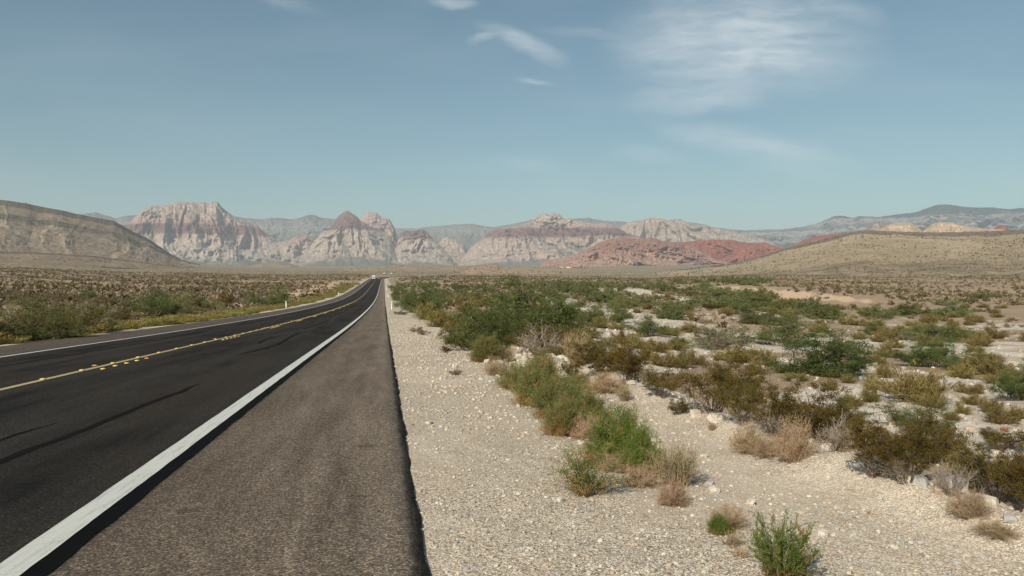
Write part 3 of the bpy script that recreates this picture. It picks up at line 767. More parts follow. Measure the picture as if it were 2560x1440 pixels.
# far limestone ridge behind everything
mr = rock_mat("grey_limestone", [(0, (.16, .155, .125)), (.45, (.145, .145, .12)), (.7, (.25, .235, .20)), (.95, (.12, .125, .105))], 90, .5, veg=(.075, .09, .068), vegamt=.9, crack=.1)
massif("grey_ridge", "long grey ridge behind the cream and red peaks", [(120, 560), (200, 536), (240, 531), (262, 537), (290, 546), (320, 539), (345, 536), (380, 540), (560, 541), (600, 543), (650, 549), (690, 544), (735, 549), (770, 538), (785, 537), (805, 545), (850, 548),
       (930, 556), (990, 571), (1030, 571), (1080, 566), (1150, 560), (1180, 560), (1235, 568), (1280, 560), (1330, 549), (1400, 547), (1450, 546), (1470, 544), (1510, 552), (1560, 554), (1600, 562), (1700, 552), (1740, 558), (1800, 570), (1900, 580)],
       [(120, 640), (1900, 640)], 13500, 11600, mr, relief=420, wave=620, seed=4, rough=.7, talus=.1, prof=((0, 0), (.3, .3), (.7, .72), (1, 1)), nv=90)
ml = rock_mat("banded_limestone", [(0, (.12, .135, .12)), (.28, (.19, .195, .175)), (.36, (.075, .09, .082)), (.44, (.33, .325, .30)), (.49, (.085, .10, .09)), (.57, (.38, .37, .34)), (.62, (.08, .095, .085)), (.72, (.34, .33, .305)), (.76, (.06, .075, .068)), (.95, (.055, .07, .064))], 190, .4, veg=(.075, .09, .072), vegamt=.85, crack=.15)
massif("limestone_mountain", "blue grey banded mountain range at the right horizon", [(1740, 600), (1800, 582), (1850, 576), (1900, 574), (1960, 572), (2010, 566), (2055, 554), (2085, 540), (2110, 540), (2130, 546), (2150, 540), (2190, 543), (2240, 537), (2290, 531), (2320, 520), (2345, 512), (2375, 512),
       (2410, 518), (2480, 519), (2520, 523), (2560, 520), (2640, 524), (2800, 540)], [(1740, 640), (2800, 640)], 12500, 10200, ml, relief=620, wave=900, seed=9, rough=.8, talus=.1, prof=((0, 0), (.3, .3), (.7, .72), (1, 1)), nv=110)
# cream mountain with the red band, left
mw = rock_mat("banded_sandstone", [(0, (.36, .27, .215)), (.10, (.24, .19, .155)), (.16, (.50, .42, .34)), (.395, CREAM2), (.415, RED), (.50, DRED), (.525, PINK), (.60, CREAM), (.80, CREAM2), (.95, CREAM)], 22)
massif("sandstone_mountain", "flat topped cream mountain with a dark red band across its middle", [(285, 600), (300, 572), (330, 552), (345, 536), (362, 522), (380, 515), (405, 515), (430, 509), (445, 505), (500, 506), (510, 505), (525, 508), (530, 503), (545, 502), (555, 517), (570, 530), (600, 546), (640, 560), (665, 585), (690, 606), (715, 628), (745, 655)],
       [(285, 662), (745, 666)], 9600, 8300, mw, relief=330, wave=430, seed=13, rough=1.6, talus=.16)
massif("rock_spur", "pale rock spur between the cream mountain and the red pyramid", [(600, 640), (640, 610), (690, 606), (720, 600), (745, 590), (765, 588), (790, 600), (830, 640)], [(600, 664), (830, 664)], 9300, 8500,
       rock_mat("pale_sandstone", [(0, (.33, .27, .215)), (.25, (.46, .37, .295)), (.4, PINK), (.6, CREAM)], 30), relief=220, wave=300, seed=33, rough=1.4)
# red pyramid
mp = rock_mat("red_pyramid_rock", [(0, (.30, .25, .20)), (.12, (.36, .29, .23)), (.22, (.50, .40, .315)), (.455, CREAM2), (.475, DRED), (.60, RED), (.70, (.35, .19, .165)), (.735, PINK), (.78, CREAM2)], 14)
massif("pyramid_peak", "red pyramid shaped peak on a cream cliff at the end of the road", [(728, 655), (745, 645), (765, 622), (790, 598), (808, 577), (822, 573), (832, 560), (845, 542), (858, 531), (866, 526), (876, 530), (890, 538), (902, 552), (925, 566), (955, 575), (975, 590), (985, 612), (1000, 640)],
       [(728, 668), (1000, 666)], 9200, 8000, mp, relief=300, wave=340, seed=21, rough=1.2, talus=.3, prof=((0, 0), (.3, .2), (.5, .42), (.6, .66), (.7, .72), (1, 1)))
massif("dome_peak", "cream dome peak directly right of the red pyramid", [(880, 560), (898, 549), (908, 537), (922, 531), (940, 531), (952, 540), (965, 543), (975, 549), (985, 566), (992, 585), (996, 610), (1002, 640), (1010, 655)], [(880, 655), (1010, 662)], 9700, 9000,
       rock_mat("cream_dome_rock", [(0, (.34, .28, .225)), (.3, PINK), (.55, (.50, .36, .285)), (.66, CREAM2), (.8, CREAM2)], 30), relief=190, wave=330, seed=25, rough=1.0, talus=.1, prof=((0, 0), (.25, .3), (.5, .72), (1, 1)))
massif("butte", "lower cream butte with a red cap right of the road end", [(972, 655), (985, 630), (995, 600), (1003, 582), (1015, 576), (1030, 577), (1048, 574), (1058, 574), (1068, 582), (1080, 594), (1092, 606), (1105, 618), (1125, 640), (1135, 658)], [(972, 665), (1135, 662)], 9000, 8300,
       rock_mat("capped_rock", [(0, (.40, .32, .26)), (.2, (.50, .41, .33)), (.36, CREAM2), (.395, RED), (.47, DRED), (.5, PINK)], 22), relief=230, wave=300, seed=28, rough=1.2)
massif("low_dome", "small pale dome between the red capped butte and the long banded ridge", [(1080, 640), (1098, 606), (1110, 592), (1122, 592), (1140, 600), (1160, 612), (1175, 640), (1182, 656)], [(1080, 662), (1182, 662)], 9400, 8700,
       rock_mat("pale_dome_rock", [(0, (.36, .29, .23)), (.25, (.47, .37, .29)), (.5, CREAM2)], 30), relief=160, wave=260, seed=30, rough=.9)
mb = rock_mat("banded_ridge_rock", [(0, (.44, .33, .265)), (.14, (.52, .40, .32)), (.34, CREAM2), (.375, PINK), (.40, DRED), (.475, RED), (.50, PINK), (.54, CREAM2), (.8, (.60, .51, .42))], 20)
massif("banded_ridge", "broad cream ridge with a long dark red band and white summit", [(1145, 658), (1160, 640), (1180, 616), (1200, 602), (1215, 588), (1240, 571), (1290, 567), (1320, 557), (1338, 548), (1345, 537), (1360, 534), (1372, 537), (1385, 532), (1398, 535), (1409, 546), (1440, 547), (1460, 554), (1480, 560), (1510, 558), (1530, 560),
       (1548, 572), (1570, 584), (1620, 600), (1700, 630), (1760, 650)], [(1145, 664), (1760, 662)], 9000, 7800, mb, relief=300, wave=360, seed=37, rough=1.3, talus=.2)
massif("cream_mountain", "cream mountain with a worn top behind the red hills", [(1500, 600), (1540, 576), (1562, 560), (1580, 553), (1605, 551), (1625, 545), (1650, 545), (1668, 550), (1700, 546), (1712, 554), (1740, 562), (1770, 564), (1800, 572), (1840, 580), (1880, 590), (1930, 606), (1960, 625)],
       [(1500, 650), (1960, 650)], 9600, 8600, rock_mat("cream_rock", [(0, (.36, .30, .24)), (.35, (.45, .38, .31)), (.5, CREAM), (.7, CREAM2)], 40, vegamt=.65), relief=320, wave=420, seed=41, rough=1.0, talus=.25)
# red hills in front
mh = rock_mat("pink_sandstone", [(0, (.54, .27, .185)), (.06, (.58, .36, .265)), (.11, (.54, .30, .215)), (.15, (.45, .22, .155)), (.3, (.47, .21, .15))], 30, .8, vegamt=.55, veg=(.19, .10, .075), crack=.8, fine=2.6, vertical=.7)
massif("pink_rock_hill", "low pink rock hill with bare speckled slabs in front of the cream mountains", [(1345, 672), (1352, 660), (1362, 650), (1400, 646), (1440, 636), (1470, 622), (1500, 606), (1520, 598), (1545, 594), (1590, 596), (1625, 595), (1660, 602), (1700, 608), (1750, 620), (1800, 640), (1850, 655)],
       [(1345, 674), (1850, 664)], 5200, 4400, mh, relief=260, wave=190, seed=51, rough=1.6, talus=.06, cat="hill", prof=((0, 0), (.3, .25), (.6, .6), (1, 1)), fineamp=30)
mred = rock_mat("red_sandstone", [(0, (.48, .165, .10)), (.12, (.45, .14, .085)), (.3, (.36, .11, .07))], 30, .75, vegamt=.35, veg=(.13, .065, .045), crack=.7, fine=2.6, vertical=.7)
massif("red_rock_hill", "bright red rock hill right of the pink one", [(1680, 622), (1700, 606), (1735, 603), (1760, 600), (1800, 597), (1830, 598), (1850, 605), (1880, 607), (1910, 606), (1935, 612), (1960, 620), (1990, 640)], [(1680, 664), (1990, 655)], 5600, 4800, mred, relief=240, wave=190, seed=57, rough=1.6, talus=.03, cat="hill", prof=((0, 0), (.3, .25), (.6, .6), (1, 1)), fineamp=16)
massif("red_rock_hill", "bright red rock hill whose right end sinks behind the scrub slope", [(1960, 628), (1985, 612), (2000, 603), (2035, 592), (2060, 588), (2095, 583), (2120, 584), (2150, 600), (2190, 620)], [(1960, 645), (2190, 640)], 5400, 4800, mred, relief=150, wave=170, seed=59, rough=1.2, talus=.03, cat="hill", prof=((0, 0), (.3, .25), (.6, .6), (1, 1)), fineamp=14)
mdome = rock_mat("golden_sandstone", [(0, (.52, .37, .255)), (.2, (.58, .43, .30)), (.5, (.60, .46, .33))], 40, .25, vegamt=.35, veg=(.2, .15, .1), crack=.4, fine=2.2, vertical=.6)
massif("golden_dome", "golden rock dome peering over the scrub slope, left of its twin", [(2150, 590), (2185, 578), (2205, 570), (2220, 562), (2245, 557), (2275, 557), (2290, 565), (2300, 574), (2315, 585)], [(2150, 625), (2315, 625)], 4300, 3900, mdome, relief=90, wave=150, seed=61, rough=.7, talus=.02, cat="hill", fineamp=8)
massif("golden_dome", "longest golden rock dome above the scrub slope, near the right edge", [(2290, 590), (2312, 572), (2330, 560), (2350, 554), (2375, 556), (2400, 563), (2430, 567), (2470, 572), (2520, 575), (2560, 580)], [(2290, 625), (2560, 625)], 4400, 3900, mdome, relief=90, wave=140, seed=64, rough=.8, talus=.02, cat="hill", fineamp=8)
massif("rock_knob", "grey pink rock knob behind the golden domes", [(2150, 585), (2170, 566), (2185, 556), (2200, 553), (2215, 560), (2235, 580)], [(2150, 620), (2235, 620)], 5200, 4800, rock_mat("grey_pink_rock", [(0, (.33, .25, .21)), (.4, (.38, .30, .26))], 30, fine=2), relief=80, wave=120, seed=66, rough=.9, talus=.03, cat="hill", fineamp=8)
massif("red_knob", "small red rock knob at the right end of the golden dome", [(2478, 580), (2490, 566), (2500, 562), (2512, 565), (2525, 580)], [(2478, 620), (2525, 620)], 4700, 4500, mred, relief=40, wave=90, seed=68, rough=.6, talus=.02, cat="hill", fineamp=5)

# brown hill, left
def slope_mat(name, a, b2, dark, gull, spk, spkscale=.055):
    m, t, b, o = mat(name)
    pos = t.new('ShaderNodeNewGeometry').outputs['Position']
    c = t.mix(t.rng(t.noise(pos, .01, 6, .65), .32, .68), a, b2)
    c = t.mix(t.rng(t.math('ADD', t.attr('veg'), t.math('MULTIPLY', t.math('SUBTRACT', t.noise(pos, .03, 5, .7), .5), .8)), .45, .75, 0, .75), c, gull)
    c = t.mix(t.rng(t.math('ADD', t.attr('cap'), t.math('MULTIPLY', t.math('SUBTRACT', t.noise(pos, .025, 5, .7), .5), .9)), .45, .65, 0, .85), c, dark)
    c = t.mix(t.rng(t.noise(pos, spkscale, 3, .85), .52, .62, 0, .7), c, spk)
    t.link(c, b.inputs['Base Color']); b.inputs['Roughness'].default_value = .95; b.inputs['Specular IOR Level'].default_value = .1
    bm = t.new('ShaderNodeBump'); bm.inputs['Strength'].default_value = .6; bm.inputs['Distance'].default_value = 6
    t.link(t.noise(pos, .12, 6, .7), bm.inputs['Height']); t.link(bm.outputs[0], b.inputs['Normal'])
    return m


HILLS = []


def hillside(name, label, crest, foot, rc, rf, m, prof, caps, seed, gully=10.0, gw=60.0, step=1.6, nv=130, rough=.5, bumps=6.0):
    C_ = np.array(crest, float); Fo = np.array(foot, float)
    px = np.arange(C_[0, 0], C_[-1, 0] + step, step); D = np.array([dir_h(p) for p in px])
    cy = np.interp(px, C_[:, 0], C_[:, 1]); fy_ = np.interp(px, Fo[:, 0], Fo[:, 1])
    zc = np.array([slope_at(p, y_) for p, y_ in zip(px, cy)]) * rc; zf = np.array([slope_at(p, y_) for p, y_ in zip(px, fy_)]) * rf - 6
    u = np.arctan2(D[:, 0], D[:, 1]) * rc
    zc = np.maximum(zc + (fbm(u / 25, u * 0, 4, seed + 2, .6) - .5) * rough * rc / F * 3, zf + 1)
    tt = np.concatenate([np.linspace(0, 1, nv), [1.05, 1.2, 1.5]])
    U, T = np.meshgrid(u, tt, indexing='ij'); Tc = np.clip(T, 0, 1); P = np.array(prof, float)
    wob = (fbm(U / 240, T, 3, seed + 5) - .5) * .10 * np.sin(np.pi * Tc)
    Pz = np.interp(Tc + wob, P[:, 0], P[:, 1])
    back = np.clip(T - 1, 0, None) / .5
    Z = zf[:, None] + (zc - zf)[:, None] * Pz - back ** 1.1 * (zc - zf)[:, None] * .95
    R = rf + (rc - rf) * Tc + back * (rc - rf) * .9
    g = ridged((U + (fbm(U / 130, T * 2.2, 4, seed) - .5) * gw * 1.5 - Tc * gw * .6) / gw, T * .8, 4, seed + 1)
    env = np.sin(np.pi * np.clip(Tc, 0, 1)) ** .8
    Z = Z + (g - .6) * gully * env * np.clip((zc - zf) / 120, .1, 1)[:, None] + (fbm(U / 40, R / 40, 4, seed + 8) - .5) * bumps * env
    cap = np.zeros_like(T)
    for (lo, hi, am) in caps: cap = np.maximum(cap, am * sstep(lo - .05, lo, Pz) * sstep(hi + .05, hi, Pz))
    X = D[:, 0][:, None] * R; Y = D[:, 1][:, None] * R
    me = quad_mesh(name, np.stack([X, Y, Z], -1).reshape(-1, 3), grid_quads(len(px), len(tt))[:, ::-1], None, [m], True, dict(veg=(sstep(.5, .85, g) * env).ravel(), cap=cap.ravel()))
    o = put(name, me); tag(o, label, "hill", kind='structure'); HILLS.append((name, X, Y, Z)); return o


hillside("brown_hill", "smooth brown hill at the left with pale fall lines and a dark rim", [(-500, 500), (-200, 492), (-60, 495), (0, 499), (60, 507), (110, 517), (135, 522), (160, 527), (205, 537), (250, 546), (285, 552), (310, 566), (335, 580), (365, 593), (385, 606), (410, 624), (430, 637), (450, 648), (475, 657), (500, 662)],
         [(-500, 640), (0, 640), (250, 652), (500, 664)], 3500, 2350, slope_mat("brown_slope", (.185, .145, .105), (.25, .195, .14), (.095, .075, .06), (.34, .265, .19), (.105, .098, .062)),
         ((0, 0), (.2, .08), (.45, .32), (.7, .62), (.84, .83), (.9, .95), (1, 1)), [(.88, 1.1, 1.0), (.60, .70, .62), (.3, .36, .4)], 71, gully=17, gw=85, bumps=15)
hillside("hill_toe", "dark low brown shelf at the foot of the brown hill", [(-500, 632), (0, 628), (120, 632), (240, 640), (330, 652), (420, 664), (470, 668)], [(-500, 652), (0, 652), (250, 660), (470, 670)], 2300, 1700,
         slope_mat("dark_shelf", (.20, .15, .10), (.25, .19, .13), (.12, .09, .065), (.3, .23, .16), (.12, .10, .06)), ((0, 0), (.3, .3), (1, 1)), [(.85, 1.1, .8)], 73, gully=3)
hillside("scrub_hill", "long tan scrub covered slope climbing to the right edge", [(1480, 691), (1560, 687), (1640, 680), (1720, 672), (1800, 663), (1850, 655), (1900, 641), (1960, 622), (2010, 612), (2050, 602), (2090, 593), (2120, 584), (2150, 578), (2180, 577), (2220, 579), (2260, 580), (2310, 582), (2400, 581), (2470, 579), (2560, 574), (2800, 560)],
         [(1480, 692), (1700, 691), (2000, 692), (2400, 690), (2800, 690)], 2700, 800, slope_mat("scrub_slope", (.30, .235, .152), (.40, .315, .21), (.15, .11, .08), (.43, .335, .225), (.15, .13, .08), .13),
         ((0, 0), (.2, .22), (.5, .5), (.8, .80), (.9, .9), (.94, .97), (1, 1)), [(.80, .965, 1.1), (.985, 1.1, .5), (-.1, .16, .55)], 75, gully=11, gw=150, nv=170, bumps=9)
hillside("mound", "small brown mound before the cream mountain", [(608, 672), (630, 664), (655, 657), (680, 654), (705, 655), (730, 660), (760, 669)], [(608, 673), (760, 673)], 4600, 4200, slope_mat("mound_soil", (.22, .175, .115), (.26, .2, .135), (.15, .12, .08), (.3, .23, .16), (.13, .115, .07)), ((0, 0), (.5, .55), (1, 1)), [], 77, gully=4)
hillside("low_hill", "low orange tan rise right of the road bend", [(1080, 690), (1150, 680), (1190, 668), (1225, 664), (1260, 668), (1300, 674), (1360, 678), (1440, 684), (1500, 689)], [(1080, 691), (1500, 691)], 1500, 1250, slope_mat("orange_soil", (.34, .235, .16), (.38, .27, .185), (.2, .15, .1), (.42, .3, .21), (.15, .13, .075), .1), ((0, 0), (.5, .5), (1, 1)), [], 79, gully=3, gw=60, bumps=3)
hillside("low_hill", "low olive rise behind the road bend", [(820, 678), (900, 667), (960, 663), (1040, 662), (1120, 664), (1250, 666), (1380, 668), (1480, 672)], [(820, 681), (1480, 681)], 2900, 2000, slope_mat("olive_soil", (.27, .215, .14), (.31, .245, .16), (.19, .15, .1), (.35, .27, .18), (.12, .11, .06), .08), ((0, 0), (.5, .5), (1, 1)), [], 81, gully=4, gw=90, bumps=4)


# ------------------------------------------------------------------ plants
L_green = leaf("green_leaves", (.125, .155, .045), (.175, .205, .068), .35, 1.6)
L_green3 = leaf("yellowish_green_leaves", (.16, .18, .062), (.21, .228, .09), .35, 1.6)
L_green2 = leaf("grey_green_leaves", (.13, .145, .062), (.175, .185, .09), .3, 1.6)
L_creo = leaf("creosote_leaves", (.135, .095, .018), (.185, .13, .026), .25, 2.4)
L_creo2 = leaf("dark_creosote_leaves", (.085, .075, .02), (.125, .10, .026), .25, 2.4)
L_dgreen = leaf("dark_green_leaves", (.078, .106, .030), (.115, .142, .046), .3, 1.6)
L_yel = leaf("yellow_green_twigs", (.215, .175, .055), (.27, .215, .085), .2, 3.0)
L_weed = leaf("roadside_weed_leaves", (.28, .255, .07), (.34, .295, .095), .3, 2.0)
L_dry = leaf("dry_twigs", (.40, .29, .18), (.48, .37, .245), .15, 3.0)
L_pink = leaf("pinkish_dry_twigs", (.40, .25, .165), (.46, .31, .215), .15, 3.0)
L_rust = leaf("rusty_dry_leaves", (.27, .145, .06), (.34, .20, .09), .15, 3.0)
L_broom = leaf("bright_green_shoots", (.10, .165, .03), (.15, .205, .045), .3, 3.0)
L_scrub = leaf("scrub_leaves", (.105, .085, .036), (.15, .12, .055), .2, 1.2)
L_bur = leaf("pale_scrub_twigs", (.23, .185, .125), (.30, .24, .165), .15, 1.2)
W_brown = plain("shrub_wood", (.13, .095, .07), .9, var=.3, scale=9, spec=.1)
W_grey = plain("dead_wood", (.25, .21, .17), .9, var=.3, scale=9, spec=.1)
W_tan = plain("tan_stems", (.36, .26, .16), .9, var=.2, scale=9, spec=.1)


def unit(v): return v / np.maximum(np.linalg.norm(v, axis=-1, keepdims=True), 1e-9)


def tubes(acc, paths, r0, r1, m=0):
    """three sided tapering stems; paths (n, k, 3)"""
    n, k, _ = paths.shape
    tan = np.gradient(paths, axis=1); tan = unit(tan)
    ref = np.where(np.abs(tan[..., 2:3]) > .9, np.array([1.0, 0, 0]), np.array([0, 0, 1.0]))
    s = unit(np.cross(tan, ref)); u = np.cross(tan, s)
    rr = np.linspace(0, 1, k)[None, :, None] * (r1 - r0) + r0
    rings = np.stack([paths + (s * math.cos(a_) + u * math.sin(a_)) * rr for a_ in (0, 2.094, 4.189)], 2)   # n,k,3,3
    v = rings.reshape(-1, 3); q = []
    base = (np.arange(n) * k * 3)[:, None, None] + (np.arange(k - 1) * 3)[None, :, None]
    i = np.arange(3)[None, None, :]; j = (i + 1) % 3
    q = np.stack([base + i, base + j, base + 3 + j, base + 3 + i], -1).reshape(-1, 4)
    acc.add(v, q, m)


def blades(acc, c, d, length, width, g, m=0, taper=.35):
    """leaf or twig blades: centre-base c, direction d"""
    n = len(c); d = unit(d)
    s = unit(np.cross(d, g.normal(size=(n, 3)))) * (np.broadcast_to(width, (n,)) / 2)[:, None]
    e = c + d * np.broadcast_to(length, (n,))[:, None]
    v = np.stack([c - s * .8, c + s * .8, e + s * taper, e - s * taper], 1).reshape(-1, 3)
    acc.add(v, np.arange(4 * n).reshape(n, 4), m)


def shrub(seed, h, w, n_stem, n_clump, n_leaf, ll, lw, mats, wood, tmax=70, t0=.3, spread=.12, up=.3, low=.1, mix=0.0, low_mix=0.0, low_z=.35,
          wood_r=.012, base_r=.12, lump=.25, subs=3, flat=1.0, along=0.0):
    """one plant: (stems mesh data, leaf mesh data). Stems lean out to an uneven dome; leaf clumps ride on them."""
    g = np.random.default_rng(seed); ws = Acc(); ls = Acc()
    az = g.uniform(0, 2 * np.pi, n_stem); ph = np.radians(tmax) * np.sqrt(g.uniform(0.0, 1, n_stem))
    rr = g.uniform(.72, 1.08, n_stem) * (1 - lump + 2 * lump * vnoise(az * 1.6 + 3, ph * 2.2, seed))
    base = np.stack([np.cos(az), np.sin(az), 0 * az], -1) * (g.uniform(0, 1, n_stem) * base_r * w)[:, None]; base[:, 2] = -.03
    end = np.stack([np.cos(az) * np.sin(ph) * w / 2, np.sin(az) * np.sin(ph) * w / 2, np.cos(ph) ** flat * h + low * h], -1) * rr[:, None]
    end[:, 2] = np.maximum(end[:, 2], .06 * h)
    ctl = base * .5 + end * .5; ctl[:, 2] += g.uniform(.0, .16, n_stem) * h; ctl[:, :2] *= .8
    tq = np.linspace(0, 1, 6)[None, :, None]
    curve = lambda b_, c_, e_, q_: b_ * (1 - q_) ** 2 + 2 * c_ * q_ * (1 - q_) + e_ * q_ ** 2
    P = curve(base[:, None], ctl[:, None], end[:, None], tq)
    P[:, 1:-1] += g.normal(size=P[:, 1:-1].shape) * .02 * w
    tubes(ws, P, wood_r, wood_r * .3)
    p0 = P[:, 1:-1].reshape(-1, 3); p2 = P[:, 2:].reshape(-1, 3)
    keep = np.tile(np.linspace(.2, .8, 4), n_stem) >= t0 - .15; seg0, seg1 = p0[keep], p2[keep]
    if subs:
        si = np.repeat(np.arange(n_stem), subs); ts = g.uniform(max(t0 - .1, .1), .9, len(si))[:, None]
        p0 = curve(base[si], ctl[si], end[si], ts)
        dr = unit(unit(end[si] - base[si]) * .8 + g.normal(size=(len(si), 3)) * .7 + np.array([0, 0, .3])) * (g.uniform(.12, .34, len(si)) * (h + w) / 2)[:, None]
        p1 = p0 + dr * .5 + g.normal(size=dr.shape) * .02 * w; p2 = p0 + dr; p2[:, 2] = np.maximum(p2[:, 2], .05 * h)
        tubes(ws, np.stack([p0, p1, p2], 1), wood_r * .45, wood_r * .18)
        seg0 = np.concatenate([seg0, p0, p1]); seg1 = np.concatenate([seg1, p1, p2])
    ci = g.integers(0, n_stem, n_clump); ct = (t0 + (1 - t0) * g.uniform(0, 1, n_clump) ** .75)[:, None]
    cc = curve(base[ci], ctl[ci], end[ci], ct) + g.normal(size=(n_clump, 3)) * spread * np.array([w, w, h]) * .7
    cs = g.uniform(.5, 1.3, n_clump)
    li = g.integers(0, n_clump, n_leaf)
    lc = cc[li] + g.normal(size=(n_leaf, 3)) * (cs[li] * spread * .5)[:, None] * np.array([w, w, h])
    if along:                                  # twigs that follow the stems and branchlets closely
        L_ = np.linalg.norm(seg1 - seg0, axis=1); sg = g.choice(len(L_), n_leaf, p=L_ / L_.sum()); tt_ = g.uniform(0, 1.1, n_leaf)[:, None]
        lc = seg0[sg] + (seg1[sg] - seg0[sg]) * tt_ + g.normal(size=(n_leaf, 3)) * along * w; li = sg % n_clump
    lc[:, 2] = np.abs(lc[:, 2]) + .01
    out = unit(lc - np.array([0, 0, .1 * h])); out[:, 2] = np.abs(out[:, 2])
    ld = unit(g.normal(size=(n_leaf, 3)) * (1 - up) + ((unit(seg1[sg] - seg0[sg]) if along else out) + np.array([0, 0, .6])) * up * 1.4)
    mi = (g.uniform(0, 1, n_leaf) < np.where(lc[:, 2] < low_z * h, low_mix, mix)).astype(int) if len(mats) > 1 else np.zeros(n_leaf, int)
    # dry leaves come by whole clumps as well
    if len(mats) > 1: mi = np.where(g.uniform(0, 1, n_clump)[li] < mix * .8, 1, mi)
    blades(ls, lc - ld * ll * .5, ld, ll * g.uniform(.6, 1.3, n_leaf), lw * g.uniform(.6, 1.3, n_leaf), g, mi)
    return ws, ls


class Kind:
    """a plant kind: a few grown variants, each at unit reference size"""
    def __init__(s, name, cat, variants, wood, mats, h, w):
        s.name, s.cat, s.h, s.w = name, cat, h, w; s.v = []
        for k, (ws, ls) in enumerate(variants):
            s.v.append((ws.mesh(name + "_stems", [wood]) if ws.v else None, ls.mesh(name + "_foliage", mats) if ls.v else None, None))
        s.joined = []
        for ws, ls in variants:
            a = Acc()
            if ws.v: a.add(np.concatenate(ws.v), np.concatenate(ws.q), 0)
            if ls.v: a.add(np.concatenate(ls.v), np.concatenate(ls.q), np.concatenate(ls.m) + 1)
            s.joined.append(a)
        s.mats = [wood] + list(mats); s.jm = {}
        ext = [np.concatenate(a.v) for a in s.joined]                # how big the grown variants really are
        s.h = float(np.mean([np.percentile(e[:, 2], 97.5) for e in ext])); s.w = float(np.mean([np.percentile(e[:, k], 97.5) - np.percentile(e[:, k], 2.5) for e in ext for k in (0, 1)]))
        s.n = 0
    def mesh(s, k):
        if k not in s.jm: s.jm[k] = s.joined[k].mesh(s.name, s.mats)
        return s.jm[k]


def mk(name, cat, wood, mats, n, seed, **kw):
    hi = [shrub(seed + i, mats=mats, wood=wood, **kw) for i in range(n)]
    return Kind(name, cat, hi, wood, mats, kw['h'], kw['w'])


K_green = mk("green_bush", "bush", W_brown, [L_green, L_green2], 4, 100, h=2.2, w=4.0, n_stem=26, n_clump=330, n_leaf=15000, ll=.085, lw=.03, tmax=86, t0=.28, spread=.065, up=.25, mix=.12, wood_r=.03, base_r=.25, lump=.32)
K_green_s = mk("green_bush", "bush", W_brown, [L_green3, L_green2], 3, 120, h=2.2, w=4.0, n_stem=16, n_clump=200, n_leaf=3600, ll=.17, lw=.08, tmax=86, t0=.25, spread=.07, up=.25, mix=.2, wood_r=.03, base_r=.25, lump=.22, subs=1)
K_dgreen = mk("green_bush", "bush", W_brown, [L_dgreen, L_green], 4, 110, h=2.2, w=4.0, n_stem=30, n_clump=420, n_leaf=20000, ll=.085, lw=.03, tmax=86, t0=.22, spread=.06, up=.3, mix=.16, wood_r=.03, base_r=.25, lump=.26)
K_strag = mk("broom_bush", "bush", W_tan, [L_green, L_rust], 1, 310, h=.6, w=.6, n_stem=34, n_clump=90, n_leaf=4200, ll=.05, lw=.006, tmax=84, t0=.35, up=.35, along=.026, mix=.08, low_mix=.5, low_z=.3, wood_r=.0036, base_r=.12, lump=.5, subs=4)
K_olive = mk("green_bush", "bush", W_brown, [L_green3, L_scrub], 3, 130, h=2.0, w=4.0, n_stem=26, n_clump=300, n_leaf=11000, ll=.09, lw=.034, tmax=86, t0=.25, spread=.07, up=.25, mix=.25, wood_r=.03, base_r=.25, lump=.32)
K_grey = mk("grey_bush", "bush", W_grey, [L_green2, L_bur], 2, 140, h=1.4, w=2.6, n_stem=30, n_clump=240, n_leaf=7000, ll=.075, lw=.022, tmax=80, t0=.3, spread=.07, up=.35, mix=.22, wood_r=.016, base_r=.2, lump=.3)
K_creo = mk("creosote_bush", "bush", W_brown, [L_creo, L_creo2], 5, 160, h=1.4, w=1.7, n_stem=30, n_clump=260, n_leaf=13000, ll=.032, lw=.016, tmax=62, t0=.42, spread=.055, up=.35, mix=.45, wood_r=.008, base_r=.07, lump=.3, subs=5)
K_dcreo = mk("creosote_bush", "bush", W_brown, [L_creo2, L_creo], 3, 180, h=1.4, w=1.7, n_stem=28, n_clump=240, n_leaf=12000, ll=.034, lw=.017, tmax=62, t0=.4, spread=.055, up=.35, mix=.25, wood_r=.008, base_r=.08, lump=.3, subs=5)
K_yel = mk("yellow_bush", "bush", W_brown, [L_yel, L_scrub], 4, 200, h=.6, w=1.1, n_stem=46, n_clump=120, n_leaf=3600, ll=.10, lw=.014, tmax=82, t0=.2, up=.6, along=.028, mix=.10, low_mix=.3, low_z=.3, wood_r=.005, base_r=.16, lump=.22, subs=4)
K_weed = mk("roadside_weed", "weed", W_tan, [L_weed, L_yel], 3, 220, h=.55, w=.9, n_stem=36, n_clump=100, n_leaf=2000, ll=.12, lw=.02, tmax=74, t0=.15, up=.6, along=.04, mix=.3, wood_r=.004, base_r=.25, lump=.25, subs=2)
K_dry = mk("dry_bush", "dry bush", W_tan, [L_dry, L_yel], 3, 240, h=.5, w=.6, n_stem=90, n_clump=160, n_leaf=5200, ll=.06, lw=.0042, tmax=84, t0=.2, up=.5, along=.022, mix=.10, wood_r=.0026, base_r=.14, lump=.18, subs=5)
K_pink = mk("dry_bush", "dry bush", W_tan, [L_pink, L_dry], 2, 260, h=.5, w=.6, n_stem=90, n_clump=160, n_leaf=6000, ll=.06, lw=.0045, tmax=86, t0=.15, up=.45, along=.024, mix=.25, wood_r=.0026, base_r=.14, lump=.18, subs=5)
K_wispy = mk("dry_bush", "dry bush", W_tan, [L_dry, L_green], 2, 270, h=.6, w=.6, n_stem=90, n_clump=130, n_leaf=3000, ll=.07, lw=.0042, tmax=66, t0=.3, up=.6, along=.016, mix=.32, wood_r=.0026, base_r=.2, lump=.2, subs=5)
